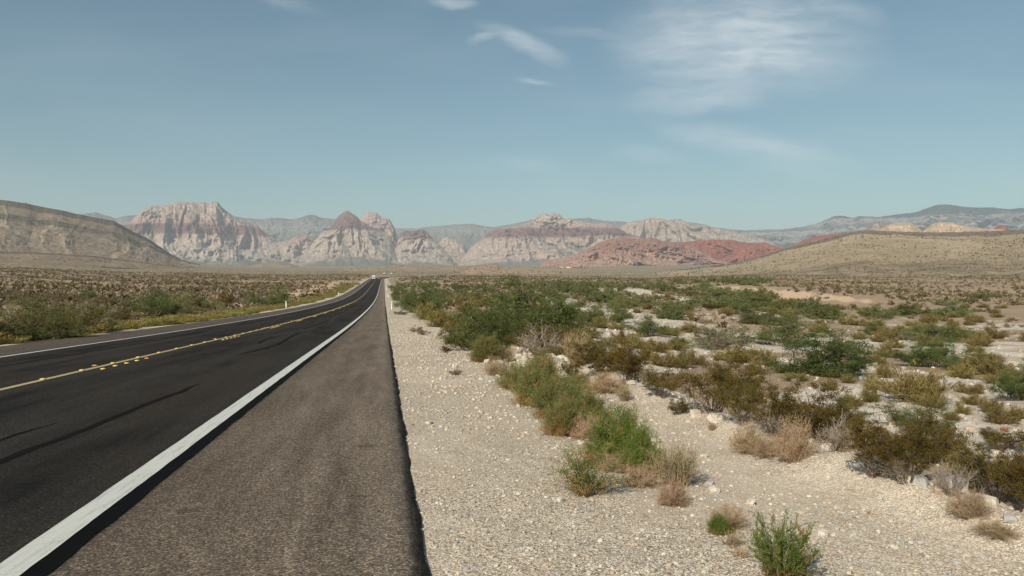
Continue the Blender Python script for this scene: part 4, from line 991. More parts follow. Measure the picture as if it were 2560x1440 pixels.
K_broom = mk("broom_bush", "bush", W_tan, [L_broom, L_rust], 3, 280, h=.55, w=.65, n_stem=150, n_clump=230, n_leaf=24000, ll=.05, lw=.005, tmax=92, t0=.35, up=.35, along=.026, mix=.04, low_mix=.7, low_z=.28, wood_r=.0026, base_r=.2, lump=.14, subs=6)
K_mixed = mk("broom_bush", "bush", W_tan, [L_green, L_rust], 3, 300, h=.6, w=.8, n_stem=130, n_clump=230, n_leaf=22000, ll=.055, lw=.0056, tmax=92, t0=.3, up=.35, along=.028, mix=.13, low_mix=.62, low_z=.3, wood_r=.0026, base_r=.22, lump=.22, subs=6)
K_spire = mk("spire_bush", "bush", W_tan, [L_broom, L_rust], 1, 320, h=.55, w=.5, n_stem=46, n_clump=190, n_leaf=9000, ll=.035, lw=.0042, tmax=62, t0=.2, up=.55, along=.009, mix=.03, low_mix=.55, low_z=.28, wood_r=.003, base_r=.22, lump=.4, subs=5)
K_dead = mk("dead_bush", "dead bush", W_grey, [L_dry], 2, 340, h=.8, w=1.0, n_stem=34, n_clump=60, n_leaf=500, ll=.09, lw=.005, tmax=66, t0=.4, spread=.08, up=.5, wood_r=.009, base_r=.07, lump=.3, subs=7)
K_scrub = mk("scrub_bush", "scrub", W_brown, [L_scrub, L_bur], 4, 360, h=.9, w=1.5, n_stem=18, n_clump=110, n_leaf=1500, ll=.11, lw=.035, tmax=80, t0=.25, spread=.08, up=.4, mix=.22, wood_r=.008, base_r=.2, lump=.3, subs=1)
K_bur = mk("pale_scrub", "scrub", W_grey, [L_bur, L_scrub], 3, 380, h=.55, w=1.2, n_stem=16, n_clump=90, n_leaf=1000, ll=.10, lw=.03, tmax=84, t0=.2, spread=.08, up=.4, mix=.15, wood_r=.006, base_r=.2, lump=.3, subs=1)
K_grass = mk("grass_tuft", "grass tuft", W_tan, [L_yel, L_dry], 2, 400, h=.16, w=.2, n_stem=8, n_clump=20, n_leaf=260, ll=.09, lw=.004, tmax=60, t0=.05, spread=.12, up=.85, mix=.5, wood_r=.0015, base_r=.4, lump=.3, subs=0)

GR = np.random.default_rng(7)
PLACED = []


def plant(kind, x, y, w_, h_, label=None, group=None, parts=False, variant=None, rot=None, sink=.02):
    k = kind.n % len(kind.v) if variant is None else variant; kind.n += 1
    z = float(terrain(x, y)) - sink * h_
    sc = (w_ / kind.w, w_ / kind.w, h_ / kind.h); rz = GR.uniform(0, 2 * math.pi) if rot is None else rot
    if parts:
        r = put(kind.name, None, None, (x, y, z), rz, sc); st, fo, _ = kind.v[k]
        if st: put("stems", st, r)
        if fo: put("foliage", fo, r)
    else:
        r = put(kind.name, kind.mesh(k), None, (x, y, z), rz, sc)
    tag(r, label, kind.cat, group); PLACED.append((x, y, w_)); return r


def at(kind, px, py, pw, ph, label, group=None, parts=True, **kw):
    """a plant read off the photograph: foot at frame point (px, py), pw by ph frame pixels"""
    x, y, z, d = ground_at(px, py)
    g_ = {'broom_bush': 1.08, 'creosote_bush': .95, 'dry_bush': .84}.get(kind.name, 1.0)
    return plant(kind, x, y, pw * d / F * g_, ph * d / F * g_, label, group, parts, **kw)


# --- on the gravel verge and along its bank, nearest first
at(K_spire, 1952, 1450, 140, 142, "bright green shrub with pointed shoots at the bottom edge of the gravel", variant=0, rot=.6)
at(K_dry, 1822, 1318, 92, 62, "small tan wispy bush behind the bright green pointed shrub")
at(K_broom, 1800, 1332, 46, 36, "tiny dark green tuft at the foot of a tan wispy bush")
at(K_grass, 1822, 1366, 50, 34, "yellow grass tuft on gravel left of the bright green pointed shrub", parts=False)
at(K_grass, 1842, 1392, 50, 28, "lowest yellow grass tuft on gravel beside the pointed shrub", parts=False)
at(K_pink, 1683, 1262, 84, 68, "low dry tan bush alone on gravel with its shadow to the right")
at(K_wispy, 1690, 1212, 125, 112, "tall wispy tan bush with green tips right of the round green broom")
at(K_strag, 1470, 1236, 118, 108, "straggly green shrub leaning over bent brown stalks on the open gravel", variant=0)
at(K_pink, 1600, 1214, 95, 52, "flat tan dry bush at the foot of the round green broom")
at(K_broom, 1602, 1182, 78, 92, "lower right half of the round green broom bushes on the gravel", variant=1)
at(K_broom, 1536, 1160, 118, 118, "round vivid green broom bush on the gravel with a brown heart", variant=0)
at(K_dry, 1530, 1178, 82, 46, "dry grey twigs in front of the round green broom bush")
at(K_mixed, 1415, 1088, 84, 84, "green and rust shrub directly behind the round green broom, left of a rusty one", variant=0)
at(K_pink, 1478, 1098, 92, 66, "rusty brown dry bush touching the back of the round green broom")
at(K_mixed, 1470, 1060, 90, 66, "green topped shrub behind the rusty dry bush", variant=2)
at(K_mixed, 1400, 1042, 120, 82, "wide feathery green shrub in the middle of the verge row", variant=1)
at(K_mixed, 1345, 1012, 95, 92, "dark footed green and rust shrub on the verge row left of the feathery one", variant=2)
at(K_mixed, 1300, 975, 80, 60, "olive feathery shrub on the gravel edge below a white rock heap", variant=0)
at(K_mixed, 1352, 955, 66, 62, "upright olive shrub on the bank beside the white rock heap")
at(K_pink, 1242, 938, 64, 48, "brown dry bush at the left end of the verge row")
at(K_mixed, 1214, 905, 62, 52, "olive bush left of the large green thicket at the gravel edge", variant=1)
at(K_dry, 1190, 872, 72, 44, "tan dry bush below the thicket's left end")
at(K_dry, 1160, 862, 66, 40, "pale pinkish dry bush next to yellow green shrubs on the slope")
at(K_dry, 1260, 905, 60, 44, "dry bush between the thicket and the white rock heap")
at(K_dcreo, 1115, 884, 30, 18, "tiny dark plant alone on the pale gravel by the roadside")
at(K_bur, 1140, 937, 28, 16, "tiny grey weed on the gravel, lower right of the dark tiny plant")
at(K_bur, 1040, 830, 30, 14, "sparse low weed on the sandy verge under the roadside green bush")
at(K_bur, 1057, 838, 30, 14, "sparse low weed on the sandy verge nearer the gravel edge")
at(K_dcreo, 1430, 952, 46, 52, "small dark creosote on the rocky bank left of the pinkish dry bush")
at(K_pink, 1512, 982, 108, 56, "pinkish dry bush on the bank under a dark creosote")
at(K_wispy, 1560, 1003, 44, 44, "small olive tuft right of the pinkish dry bush")
at(K_mixed, 1450, 975, 46, 34, "small olive bush just left of the pinkish dry bush")
at(K_dcreo, 1698, 1036, 50, 36, "small round creosote alone on the bare gravel with a shadow beneath")
at(K_dry, 1868, 1132, 96, 78, "straw yellow dry bush at the gravel edge, left of a brown one")
at(K_dry, 1920, 1142, 86, 60, "straw coloured low dry bush between the yellow and the brown one")
at(K_pink, 1985, 1152, 96, 112, "tall reddish brown dry bush at the gravel edge")
at(K_dead, 2092, 1128, 92, 76, "grey bare twiggy bush right of the reddish brown dry bush")
at(K_dry, 2418, 1292, 100, 74, "straw coloured bush on the gravel near the right edge, shaded patch beside it")
at(K_dry, 2490, 1338, 110, 34, "sparse flattened dry weed nearest the right edge on the gravel")
at(K_dry, 1780, 1075, 22, 22, "single thin dry stalk clump on the gravel")
# --- creosotes rooted below the bank
at(K_dcreo, 1500, 938, 130, 84, "dark olive creosote behind the pinkish dry bush, left one of a close pair")
at(K_dcreo, 1568, 962, 112, 112, "tall dark green creosote of a close pair behind the pinkish dry bush")
at(K_creo, 1652, 992, 104, 74, "compact brown olive creosote on the bank left of the open stemmed one")
at(K_creo, 1780, 1030, 205, 150, "broad olive creosote with open grey stems, middle of the bank", variant=0)
at(K_creo, 1862, 1060, 120, 120, "brownish creosote overlapping the right side of the open stemmed one", variant=1)
at(K_creo, 1930, 1085, 140, 130, "dark golden creosote behind the white dead branches", variant=2)
at(K_creo, 2040, 1100, 190, 150, "big golden brown creosote above the reddish dry bush", variant=3)
at(K_green, 2095, 1062, 100, 70, "green bush at the right shoulder of the big golden brown creosote")
at(K_creo, 2185, 1190, 150, 170, "tall dark creosote left part of the largest clump at the bank", variant=4)
at(K_creo, 2270, 1205, 170, 175, "largest creosote of the bank with pale bare branches inside", variant=0)
at(K_creo, 2350, 1150, 130, 100, "golden topped creosote behind the largest one", variant=1)
at(K_green, 2290, 1072, 150, 64, "low green bush just above the largest creosote clump")
at(K_creo, 2420, 1222, 110, 100, "creosote between the largest clump and the right hand one", variant=2)
at(K_creo, 2495, 1250, 165, 165, "brown creosote near the right edge above the straw coloured bush", variant=3)
at(K_creo, 2580, 1290, 140, 170, "creosote cut by the right edge of the view", variant=4)
at(K_creo, 2500, 1130, 115, 66, "dense olive bush above the right hand creosotes")
at(K_dead, 1935, 1092, 95, 66, "white bare dead branches at the foot of the golden creosotes")
at(K_dead, 2250, 1200, 110, 60, "grey dead branches under the largest creosote clump")
at(K_dead, 2380, 1240, 80, 84, "thin grey dead stems between two creosotes at the right")
at(K_dead, 1352, 892, 100, 70, "bleached bare sticks at the foot of the large green thicket")
at(K_creo, 1330, 884, 130, 74, "olive brown creosote at the foot of the large green thicket", variant=2)
at(K_dcreo, 1420, 892, 100, 80, "dark creosote right of the bleached sticks")
at(K_wispy, 1440, 915, 80, 90, "tall thin olive stalks right of the bleached sticks")
at(K_grey, 1490, 905, 90, 62, "silver grey bush behind the dark creosote pair")
# --- the large thicket and the bushes beside the road
at(K_dgreen, 1205, 866, 165, 110, "left lobe of the large dark green thicket beside the gravel", variant=0)
at(K_dgreen, 1300, 862, 255, 128, "tallest middle lobe of the large dark green thicket", variant=1)
at(K_dgreen, 1372, 850, 130, 116, "right lobe of the large dark green thicket", variant=2)
at(K_dgreen, 1255, 878, 130, 92, "front lobe of the large dark green thicket", variant=3)
at(K_green, 1045, 782, 112, 72, "round olive green bush beside the right verge and its marker post", variant=0)
at(K_green_s, 1003, 752, 50, 36, "green bush directly behind the round roadside bush")
at(K_green_s, 990, 728, 36, 22, "low green bush farther along the right verge")
at(K_yel, 1075, 800, 76, 34, "yellow green bush at the foot of the round roadside bush")
at(K_yel, 1110, 818, 84, 42, "yellow olive bush between the roadside bush and the thicket")
at(K_yel, 1140, 835, 60, 34, "olive bush left of the thicket on the slope")
at(K_scrub, 1000, 787, 24, 12, "tiny brown tuft beside the first right marker post")
# --- wash, by size
for row in ((K_dgreen, 2050, 938, 200, 108, "big round green bush in the middle of the right hand wash"), (K_green, 1960, 862, 165, 62, "bright green bush left behind the big round one in the wash"),
            (K_green, 1905, 812, 120, 42, "green bush on the far bank of the middle gravel channel"), (K_grey, 1785, 872, 130, 56, "silvery bush with pale twigs left of the big round wash bush"),
            (K_green, 1830, 862, 90, 46, "green bush tucked behind the silvery wash bush"), (K_dgreen, 2320, 916, 130, 60, "long dark green bush on gravel, left part of a pair at the right"),
            (K_dgreen, 2420, 930, 110, 46, "long dark green bush on gravel, right part of a pair"), (K_dgreen, 2548, 1000, 110, 84, "tall green bush at the right edge above the gravel channel"),
            (K_green, 2355, 852, 165, 44, "wide low green bush beyond the right gravel channel"), (K_green, 2200, 838, 90, 28, "low green bush in front of the wide one at the far channel"),
            (K_green_s, 1672, 798, 66, 34, "round bright green bush standing alone between two gravel patches"), (K_green, 1625, 840, 92, 52, "fluffy green bush at the near side of the white gravel"),
            (K_green, 1520, 806, 90, 50, "dense green bush left of the white gravel channel"), (K_green, 1455, 815, 90, 48, "green bush between the thicket and the white gravel channel"),
            (K_grey, 1442, 768, 42, 28, "dark grey green bush on a white gravel patch"), (K_green_s, 1700, 860, 40, 18, "small green bush in front of the bright round one"),
            (K_green_s, 1652, 729, 34, 24, "small dark tree like bush at the head of the wash"), (K_green_s, 1763, 735, 46, 26, "dark rounded bush under the end of the tan bank"),
            (K_green_s, 2026, 782, 30, 22, "small dark green bush standing out below the tan bank"), (K_green_s, 2362, 764, 42, 14, "dark green bush low on the right slope"),
            (K_green_s, 2450, 748, 40, 18, "rounded dark green bush on the right slope"), (K_green_s, 1935, 748, 30, 14, "dark bush at the toe of the tan bank, left"),
            (K_green_s, 1800, 768, 40, 22, "green bush below the tan bank's left part"), (K_dcreo, 1776, 778, 24, 18, "small dark brown creosote among green bushes in the wash"),
            (K_green, 2130, 880, 50, 26, "small green bush right behind the big round wash bush"), (K_green_s, 1560, 770, 60, 22, "green bush at the top of the white gravel channel"),
            (K_green_s, 1620, 765, 60, 22, "olive green bush right of the channel's head"), (K_green_s, 1520, 748, 60, 22, "green bush behind the dark grey one on white gravel")):
    at(*row[:5], row[5])
for k, row in enumerate(((1483, 845, 44, 24), (1500, 820, 44, 22), (1520, 868, 46, 26), (1545, 825, 40, 20), (1560, 860, 52, 30), (1600, 872, 50, 30), (1640, 880, 60, 30), (1672, 838, 56, 18), (1690, 876, 52, 26),
                         (1730, 832, 60, 22), (1620, 900, 46, 24), (1655, 915, 56, 36), (1700, 920, 50, 40), (1740, 912, 44, 30), (1810, 900, 50, 20), (1848, 898, 40, 18), (1918, 915, 56, 36), (1885, 935, 40, 24),
                         (2075, 975, 40, 24), (2120, 958, 34, 22), (2210, 945, 44, 32), (2180, 975, 36, 34), (2225, 980, 44, 26), (2265, 985, 44, 24), (2298, 962, 34, 24), (2325, 1015, 66, 42), (2400, 945, 56, 34), (2425, 985, 60, 28),
                         (2430, 1012, 50, 24), (2405, 1035, 34, 26), (2460, 905, 70, 28), (2450, 865, 56, 28), (2195, 855, 40, 16), (2235, 870, 44, 20), (2150, 848, 36, 16), (2175, 1005, 40, 36), (2500, 1058, 60, 36), (2545, 1050, 60, 30),
                         (2480, 1030, 50, 34), (2380, 1050, 36, 20), (2545, 955, 40, 22), (2130, 1015, 44, 26), (1985, 952, 60, 22), (2340, 885, 40, 16))):
    at(K_yel, *row, "low yellow green bush scattered on the gravel of the right hand wash", "yellow green bushes in the wash", parts=False)
# --- left side
for row in ((K_olive, 20, 856, 180, 76, "large olive green bush cut by the left edge beside the road"), (K_olive, 118, 850, 135, 66, "large olive bush right of the one cut by the left edge"), (K_creo, 185, 842, 110, 74, "brown creosote between the left bushes and the road"),
            (K_grey, 228, 832, 110, 74, "grey green bush with white glints left of the road"), (K_creo, 292, 808, 36, 34, "small brown creosote left of the road near the sand patch"), (K_green, 402, 794, 112, 66, "round green bush behind the sand patch, left half"),
            (K_green, 450, 790, 66, 60, "dark green bush behind the sand patch, right half"), (K_creo, 488, 778, 36, 34, "brown creosote between two green bushes left of the road"), (K_green, 530, 781, 76, 30, "low green bush left of the brown creosote and white post"),
            (K_creo, 572, 772, 34, 44, "tall brown creosote left of the paired green bushes"), (K_green, 645, 770, 66, 34, "green bush, left of the pair near the white post"), (K_green, 690, 766, 56, 52, "taller green bush of the pair near the left white post"),
            (K_green_s, 216, 750, 36, 26, "lone small green bush by the wire fence"), (K_olive, 70, 806, 170, 54, "olive bush behind the two large left ones"), (K_olive, 205, 808, 110, 48, "olive bush behind the grey green one"), (K_dcreo, 275, 772, 40, 24, "dark creosote in the scrub above the sand patch"),
            (K_green_s, 318, 780, 50, 34, "dull green bush left of the round green one")):
    at(*row[:5], row[5])


def clear(x, y, w_, k=.42):
    return all((x - a_) ** 2 + (y - b_) ** 2 > ((w_ + c_) * k) ** 2 for a_, b_, c_ in PLACED[-700:])


def scatter(n, th0, th1, r0, r1, fn, power=2.0, seed=1, tries=40):
    """n sites spread evenly over the ground of a sector; fn(x, y, r, th) decides"""
    g = np.random.default_rng(seed); got = 0; k = 0
    while got < n and k < n * tries:
        k += 1
        th = math.radians(g.uniform(th0, th1)); r_ = (r0 ** power + (r1 ** power - r0 ** power) * g.uniform()) ** (1 / power)
        x = math.sin(th) * r_; y_ = math.cos(th) * r_
        if fn(x, y_, r_, th, g): got += 1


def side(x, y): return x - float(road_c(y)), float(np.interp(y, BX_Y, BX_X))


def f_weed(x, y, r_, th, g): return False


# yellow weeds along the left edge of the road, and a second thin row along the right
gw_ = np.random.default_rng(3); yy = 30.0; k = 0
while yy < 460 and k < 290:
    yy += gw_.uniform(.3, .85) * (1 + yy / 130); x = -13.6 - abs(gw_.normal()) * (1.0 + min(yy, 250) / 110) - (0.9 if yy > 90 else 0)
    if gw_.uniform() < .9:
        plant(K_weed, x, yy, gw_.uniform(.9, 1.8) * (1 + yy / 400), gw_.uniform(.26, .52), "yellow green weed in the strip along the left road edge", "yellow weeds along the left road edge"); k += 1


def f_green(x, y, r_, th, g):
    s, bx = side(x, y)
    if s < bx + 2.5 or float(channel(np.array(x), np.array(y))) > .35: return False
    belt = 1.0 if (r_ > 140 and th > math.radians(10)) else .34
    if th > math.radians(27) and r_ > 150: return False
    if g.uniform() > belt or vnoise(x / 16, y / 16, 77) < .30: return False
    w_ = (2.0 + 4.2 * g.uniform() ** 1.5) * (1 if r_ > 90 else .62)
    if not clear(x, y, w_, .24): return False
    if th < math.radians(12) and g.uniform() < .65:
        w_ *= .8; plant(K_olive, x, y, w_, w_ * g.uniform(.3, .42), "low olive bush on the flat between the right verge and the far wash", "olive bushes right of the road"); return True
    plant(K_green_s if r_ > 75 else K_green, x, y, w_, w_ * g.uniform(.40, .54), "rounded green bush among many in the far bed of the wash", "green bushes in the bed of the wash"); return True


scatter(200, 1.5, 38, 105, 420, f_green, 1.75, 21, 120)


def f_yel(x, y, r_, th, g):
    s, bx = side(x, y)
    if s < bx + 2.2: return False
    ch = float(channel(np.array(x), np.array(y)))
    if g.uniform() < ch * .8 or not clear(x, y, .9, .4): return False
    w_ = g.uniform(.65, 1.5) * (1 + r_ / 320)
    plant(K_yel, x, y, w_, w_ * g.uniform(.42, .62), "low yellow green bush scattered on the gravel of the right hand wash", "yellow green bushes in the wash"); return True


scatter(215, 2, 46, 16, 190, f_yel, 1.55, 22, 80)


def f_bur_r(x, y, r_, th, g):
    s, bx = side(x, y)
    if s < bx + 1.5 or float(channel(np.array(x), np.array(y))) > .5 or not clear(x, y, .8, .35): return False
    w_ = g.uniform(.4, 1.1)
    plant(K_bur, x, y, w_, w_ * .5, "small pale grey scrub plant on the floor of the right hand wash", "pale scrub in the wash"); return True


scatter(90, 2, 46, 12, 150, f_bur_r, 1.4, 23)


def f_left(x, y, r_, th, g):
    s, bx = side(x, y)
    if s > -16.5 or not clear(x, y, 1.2, .3): return False
    if s > -34 and vnoise(x / 9, y / 14, 5) < .55: return False
    w_ = g.uniform(1.0, 2.1)
    if vnoise(x / 14, y / 14, 41) + g.uniform(-.25, .25) > .47: plant(K_scrub, x, y, w_, w_ * g.uniform(.5, .75), "olive brown scrub bush on the plain left of the road", "olive scrub left of the road")
    else: plant(K_bur, x, y, w_ * .9, w_ * .42, "pale grey tan scrub plant on the plain left of the road", "pale scrub left of the road")
    return True


scatter(430, -33, -3, 27, 190, f_left, 1.5, 24)


def f_bank(x, y, r_, th, g):
    w_ = g.uniform(.8, 1.9)
    if not clear(x, y, w_, .3): return False
    plant(K_scrub, x, y, w_, w_ * g.uniform(.5, .7), "olive brown scrub bush on the slope right of the wash", "olive scrub right of the wash"); return True


scatter(70, 24, 46, 150, 300, f_bank, 1.8, 25)

# --- the mass of scrub farther out: one object of leafy tufts nobody could count
def scrub_mass(name, label, sectors, mats, seed, leaves=11):
    g = np.random.default_rng(seed); acc = Acc()
    for (n, th0, th1, r0, r1, pw, wmin, wmax, pal) in sectors:
        th = np.radians(g.uniform(th0, th1, n)); rr = (r0 ** pw + (r1 ** pw - r0 ** pw) * g.uniform(size=n)) ** (1 / pw)
        x = np.sin(th) * rr; y_ = np.cos(th) * rr; s = x - road_c(y_); bx = np.interp(y_, BX_Y, BX_X)
        ok = ((s < -17) & ((s < -30) | (g.uniform(size=n) < .25))) | ((s > bx + 3) & (channel(x, y_) < .4))
        bankz = np.interp(np.degrees(th), [20, 24, 28, 36, 40, 41], [0, 1, 1, 1, .2, 0])
        onbank = (bankz > .5) & (rr > np.interp(np.degrees(th), [23, 28, 36], [285, 228, 168])) & (rr < np.interp(np.degrees(th), [23, 28, 36], [345, 268, 200]))
        ok &= ~onbank | (g.uniform(size=n) < .15)
        ok &= g.uniform(size=n) < np.clip((fbm(x / 45, y_ / 45, 3, seed) - .25) * 3.2, .12, 1)
        x, y_, rr = x[ok], y_[ok], rr[ok]; n = len(x)
        w_ = g.uniform(wmin, wmax, n); h_ = w_ * g.uniform(.45, .7, n); z = terrain(x, y_)
        L = leaves if rr.mean() < 700 else 7
        i = np.repeat(np.arange(n), L)
        off = unit(g.normal(size=(len(i), 3))) * (g.uniform(.25, 1, len(i)) ** .6)[:, None]; off[:, 2] = np.abs(off[:, 2])
        c_ = np.stack([x[i] + off[:, 0] * w_[i] / 2, y_[i] + off[:, 1] * w_[i] / 2, z[i] + off[:, 2] * h_[i] * .9], -1)
        d = unit(g.normal(size=(len(i), 3)) + off * .6 + np.array([0, 0, .3]))
        ll_ = w_[i] * .42; pick = g.uniform(size=n); patch = fbm(x / 30, y_ / 30, 3, seed + 4)
        mi = np.select([pick < pal[0] + (patch - .5) * 1.2, pick < pal[0] + pal[1]], [0, 1], 2)[i]
        blades(acc, c_ - d * ll_[:, None] * .5, d, ll_, ll_ * .62, g, mi, .5)
    for (nm, X, Y, Z) in HILLS:                # the far slopes carry it too
        n = {'scrub_hill': 24000, 'low_hill': 1600, 'hill_toe': 1500, 'brown_hill': 1500}.get(nm, 0)
        if not n: continue
        i = g.integers(2, X.shape[0] - 2, n); j = np.clip((g.uniform(0, 1, n) ** (1.5 if nm == 'scrub_hill' else 1) * (X.shape[1] - 6)).astype(int), 1, None)
        keep = g.uniform(size=n) < np.clip((fbm(X[i, j] / 140, Y[i, j] / 140, 4, 90) - .32) * 4.0, .06, 1); i, j = i[keep], j[keep]; n = len(i)
        w_ = (.9 + 2.2 * g.uniform(size=n) ** 2.5) * np.clip(np.hypot(X[i, j], Y[i, j]) / 1500, .7, 1.5); L = 5
        p = np.stack([X[i, j] + g.normal(size=n) * 6, Y[i, j] + g.normal(size=n) * 6, Z[i, j]], -1)
        k = np.repeat(np.arange(n), L); off = unit(g.normal(size=(n * L, 3))); off[:, 2] = np.abs(off[:, 2])
        d = unit(g.normal(size=(n * L, 3)) + np.array([0, 0, .4]))
        blades(acc, p[k] + off * (w_[k] * .35)[:, None] - d * (w_[k] * .3)[:, None], d, w_[k] * .6, w_[k] * .45, g, g.choice([0, 1, 2], n, p=[.72, .08, .2])[k], .5)
    o = put(name, acc.mesh(name, mats)); tag(o, label, "scrub", kind='stuff'); return o


L_far1 = leaf("far_olive_scrub", (.095, .078, .032), (.135, .108, .05), .2, .05, .0); L_far2 = leaf("far_pale_scrub", (.22, .175, .115), (.29, .235, .16), .1, .05, .0); L_far3 = leaf("far_green_scrub", (.09, .105, .04), (.125, .13, .05), .15, .05, .0)
scrub_mass("scrub", "olive and grey tan desert scrub covering the plain to the hills", [
    (8200, -34, -4, 55, 330, 1.6, .8, 2.0, (.46, .48)), (19000, -34, -1, 170, 1100, 1.6, 1.0, 2.7, (.54, .41)),
    (2400, 1, 24, 60, 330, 1.7, .6, 1.6, (.25, .3)), (6500, 1, 24, 230, 1000, 1.7, 1.0, 2.6, (.40, .28)),
    (2600, 24, 50, 165, 420, 1.8, .6, 1.6, (.42, .55)), (13000, 20, 50, 200, 1100, 1.6, .9, 2.4, (.52, .40)),
    (8000, -34, 50, 800, 2000, 1.8, 1.2, 2.6, (.5, .4))], [L_far1, L_far2, L_far3], 51)

# ------------------------------------------------------------------ stones
M_stone = plain("pale_limestone", (.52, .46, .38), .9, var=.22, scale=5, spec=.15); M_stoneg = plain("grey_stone", (.36, .34, .32), .9, var=.2, scale=5, spec=.15)
M_stonet = plain("tan_stone", (.42, .33, .245), .9, var=.2, scale=5, spec=.15); M_stoner = plain("red_stone", (.42, .16, .09), .9, var=.15, scale=5, spec=.15)
_cb = [(x, y, z) for x in (-1, 0, 1) for y in (-1, 0, 1) for z in (-1, 0, 1) if (x, y, z) != (0, 0, 0)]
_ix = {p: i for i, p in enumerate(_cb)}; _cq = []
for ax in range(3):
    for s in (-1, 1):
        for a_ in (-1, 0):
            for b_ in (-1, 0):
                quad = []
                for (da, db) in ((0, 0), (1, 0), (1, 1), (0, 1)):
                    p = [0, 0, 0]; p[ax] = s; p[(ax + 1) % 3] = a_ + da; p[(ax + 2) % 3] = b_ + db; quad.append(_ix[tuple(p)])
                _cq.append(quad if s > 0 else quad[::-1])
_cb = np.array(_cb, float); _cq = np.array(_cq)


def rock_verts(g, n):
    """n angular stones of unit half size"""
    b_ = unit(_cb) * .55 + _cb * .45
    v = np.repeat(b_[None], n, 0) * (1 + g.normal(size=(n, 26, 1)) * .13)
    v = v * g.uniform(.65, 1.25, (n, 1, 3)) * np.array([1, 1, .72])
    a_ = g.uniform(0, 2 * np.pi, n); c_, s_ = np.cos(a_)[:, None], np.sin(a_)[:, None]
    return np.stack([v[..., 0] * c_ - v[..., 1] * s_, v[..., 0] * s_ + v[..., 1] * c_, v[..., 2]], -1)


gs = np.random.default_rng(91)
STONE = [quad_mesh("stone", rock_verts(gs, 1)[0], _cq, None, [m], False) for m in (M_stone, M_stone, M_stone, M_stoneg, M_stonet)]
ME_red = quad_mesh("stone", rock_verts(gs, 1)[0], _cq, None, [M_stoner], False)
def stone(x, y, s, label, group=None, me=None, flat=1.0):
    o = put("stone", me or STONE[int(gs.integers(0, 5))], None, (x, y, float(terrain(x, y)) + s * .18), gs.uniform(0, 6.28), (s / 2 * gs.uniform(.8, 1.3), s / 2 * gs.uniform(.8, 1.2), s / 2 * flat))
    tag(o, label, "stone", group)
def stone_at(px, py, pw, label, group=None, me=None, flat=1.0):
    x, y, z, d = ground_at(px, py); stone(x, y, pw * d / F, label, group, me, flat)
for px, py, pw, lb, me in ((1400, 1252, 18, "pale round stone alone on the gravel below the straggly green shrub", STONE[0]), (1785, 1230, 26, "white stone on the gravel right of the wispy tan bush", STONE[0]), (1775, 1212, 22, "grey stone just behind the white one right of the wispy tan bush", STONE[3]),
                           (2058, 1340, 26, "long white stone right of the bright green pointed shrub", STONE[1]), (2000, 1284, 16, "square white stone above the bright green pointed shrub", STONE[2]), (1878, 1262, 24, "pale stone upper left of the bright green pointed shrub", STONE[1]),
                           (2300, 1208, 38, "smooth grey boulder on the bank crest under the largest creosote", STONE[3]), (2266, 1200, 30, "white boulder beside the smooth grey one on the bank crest", STONE[0]), (2066, 1124, 26, "round white stone below the grey twiggy bush", STONE[1]),
                           (2140, 1168, 30, "dark grey stone in the shade under the tall creosote", STONE[3]), (2352, 1232, 44, "tan boulder on the bank left of the straw coloured bush", STONE[4]), (2190, 1150, 34, "white stone at the foot of the tall dark creosote", STONE[0]),
                           (1738, 1040, 30, "white boulder on the bank right of the small round creosote", STONE[1]), (1795, 1052, 40, "flat white boulder on the bank crest before the open stemmed creosote", STONE[2]), (1640, 1106, 22, "pale stone on the gravel right of the vivid green broom", STONE[0]),
                           (1452, 1112, 14, "white stone at the foot of the rusty dry bush", STONE[1]), (1388, 935, 22, "pointed white stone on the bank by the white rock heap", STONE[2]), (2525, 1300, 30, "grey stone on the bank crest at the right edge", STONE[3]),
                           (2470, 1262, 40, "pale boulder under the brown creosote at the right", STONE[0]), (40, 858, 18, "white stone at the left road edge under the olive bush, bigger one", STONE[0]), (98, 851, 12, "small white stone at the left road edge under the olive bush", STONE[1]),
                           (2510, 1075, 14, "orange red stone in the grey gravel channel at the right", ME_red), (2180, 1192, 18, "tan stone at the bank edge left of the grey boulder", STONE[4]), (1760, 1142, 18, "flat pale stone on the open gravel below the bank", STONE[2])):
    stone_at(px, py, pw, lb, None, me)
# rubble along the crest of the bank and the white heap
for k in range(150):
    y = 4.2 + 22 * gs.uniform() ** 1.25; bx = float(np.interp(y, BX_Y, BX_X)); x = bx + gs.normal() * .26 + .12
    stone(x, y, gs.uniform(.06, .2) * (1.35 if gs.uniform() < .12 else 1), "rough pale stone in the rubble along the crest of the gravel bank", "rubble along the bank crest")
hx, hy, hz, hd = ground_at(1335, 915)
for k in range(60):
    stone(hx + gs.normal() * .55, hy + gs.normal() * 1.1, gs.uniform(.08, .22), "white stone in the heap of rock at the end of the bank", "white rock heap", STONE[int(gs.integers(0, 3))])


def pebbles(name, label, n, site, smin, smax, mats, seed, smaxk=1.6):
    g = np.random.default_rng(seed); x, y_ = site(g, n); n = len(x)
    s = smin + (smax - smin) * g.uniform(size=n) ** 3.2; s = s * np.clip(np.hypot(x, y_) / 9, .8, smaxk)
    v = rock_verts(g, n) * (s / 2)[:, None, None]; z = terrain(x, y_) + s * .12
    v = v + np.stack([x, y_, z], -1)[:, None]
    q = (_cq[None] + (np.arange(n) * 26)[:, None, None]).reshape(-1, 4)
    o = put(name, quad_mesh(name, v.reshape(-1, 3), q, np.repeat(g.choice(len(mats), n, p=[.5, .14, .36]), 24), mats)); tag(o, label, "gravel", kind='stuff')


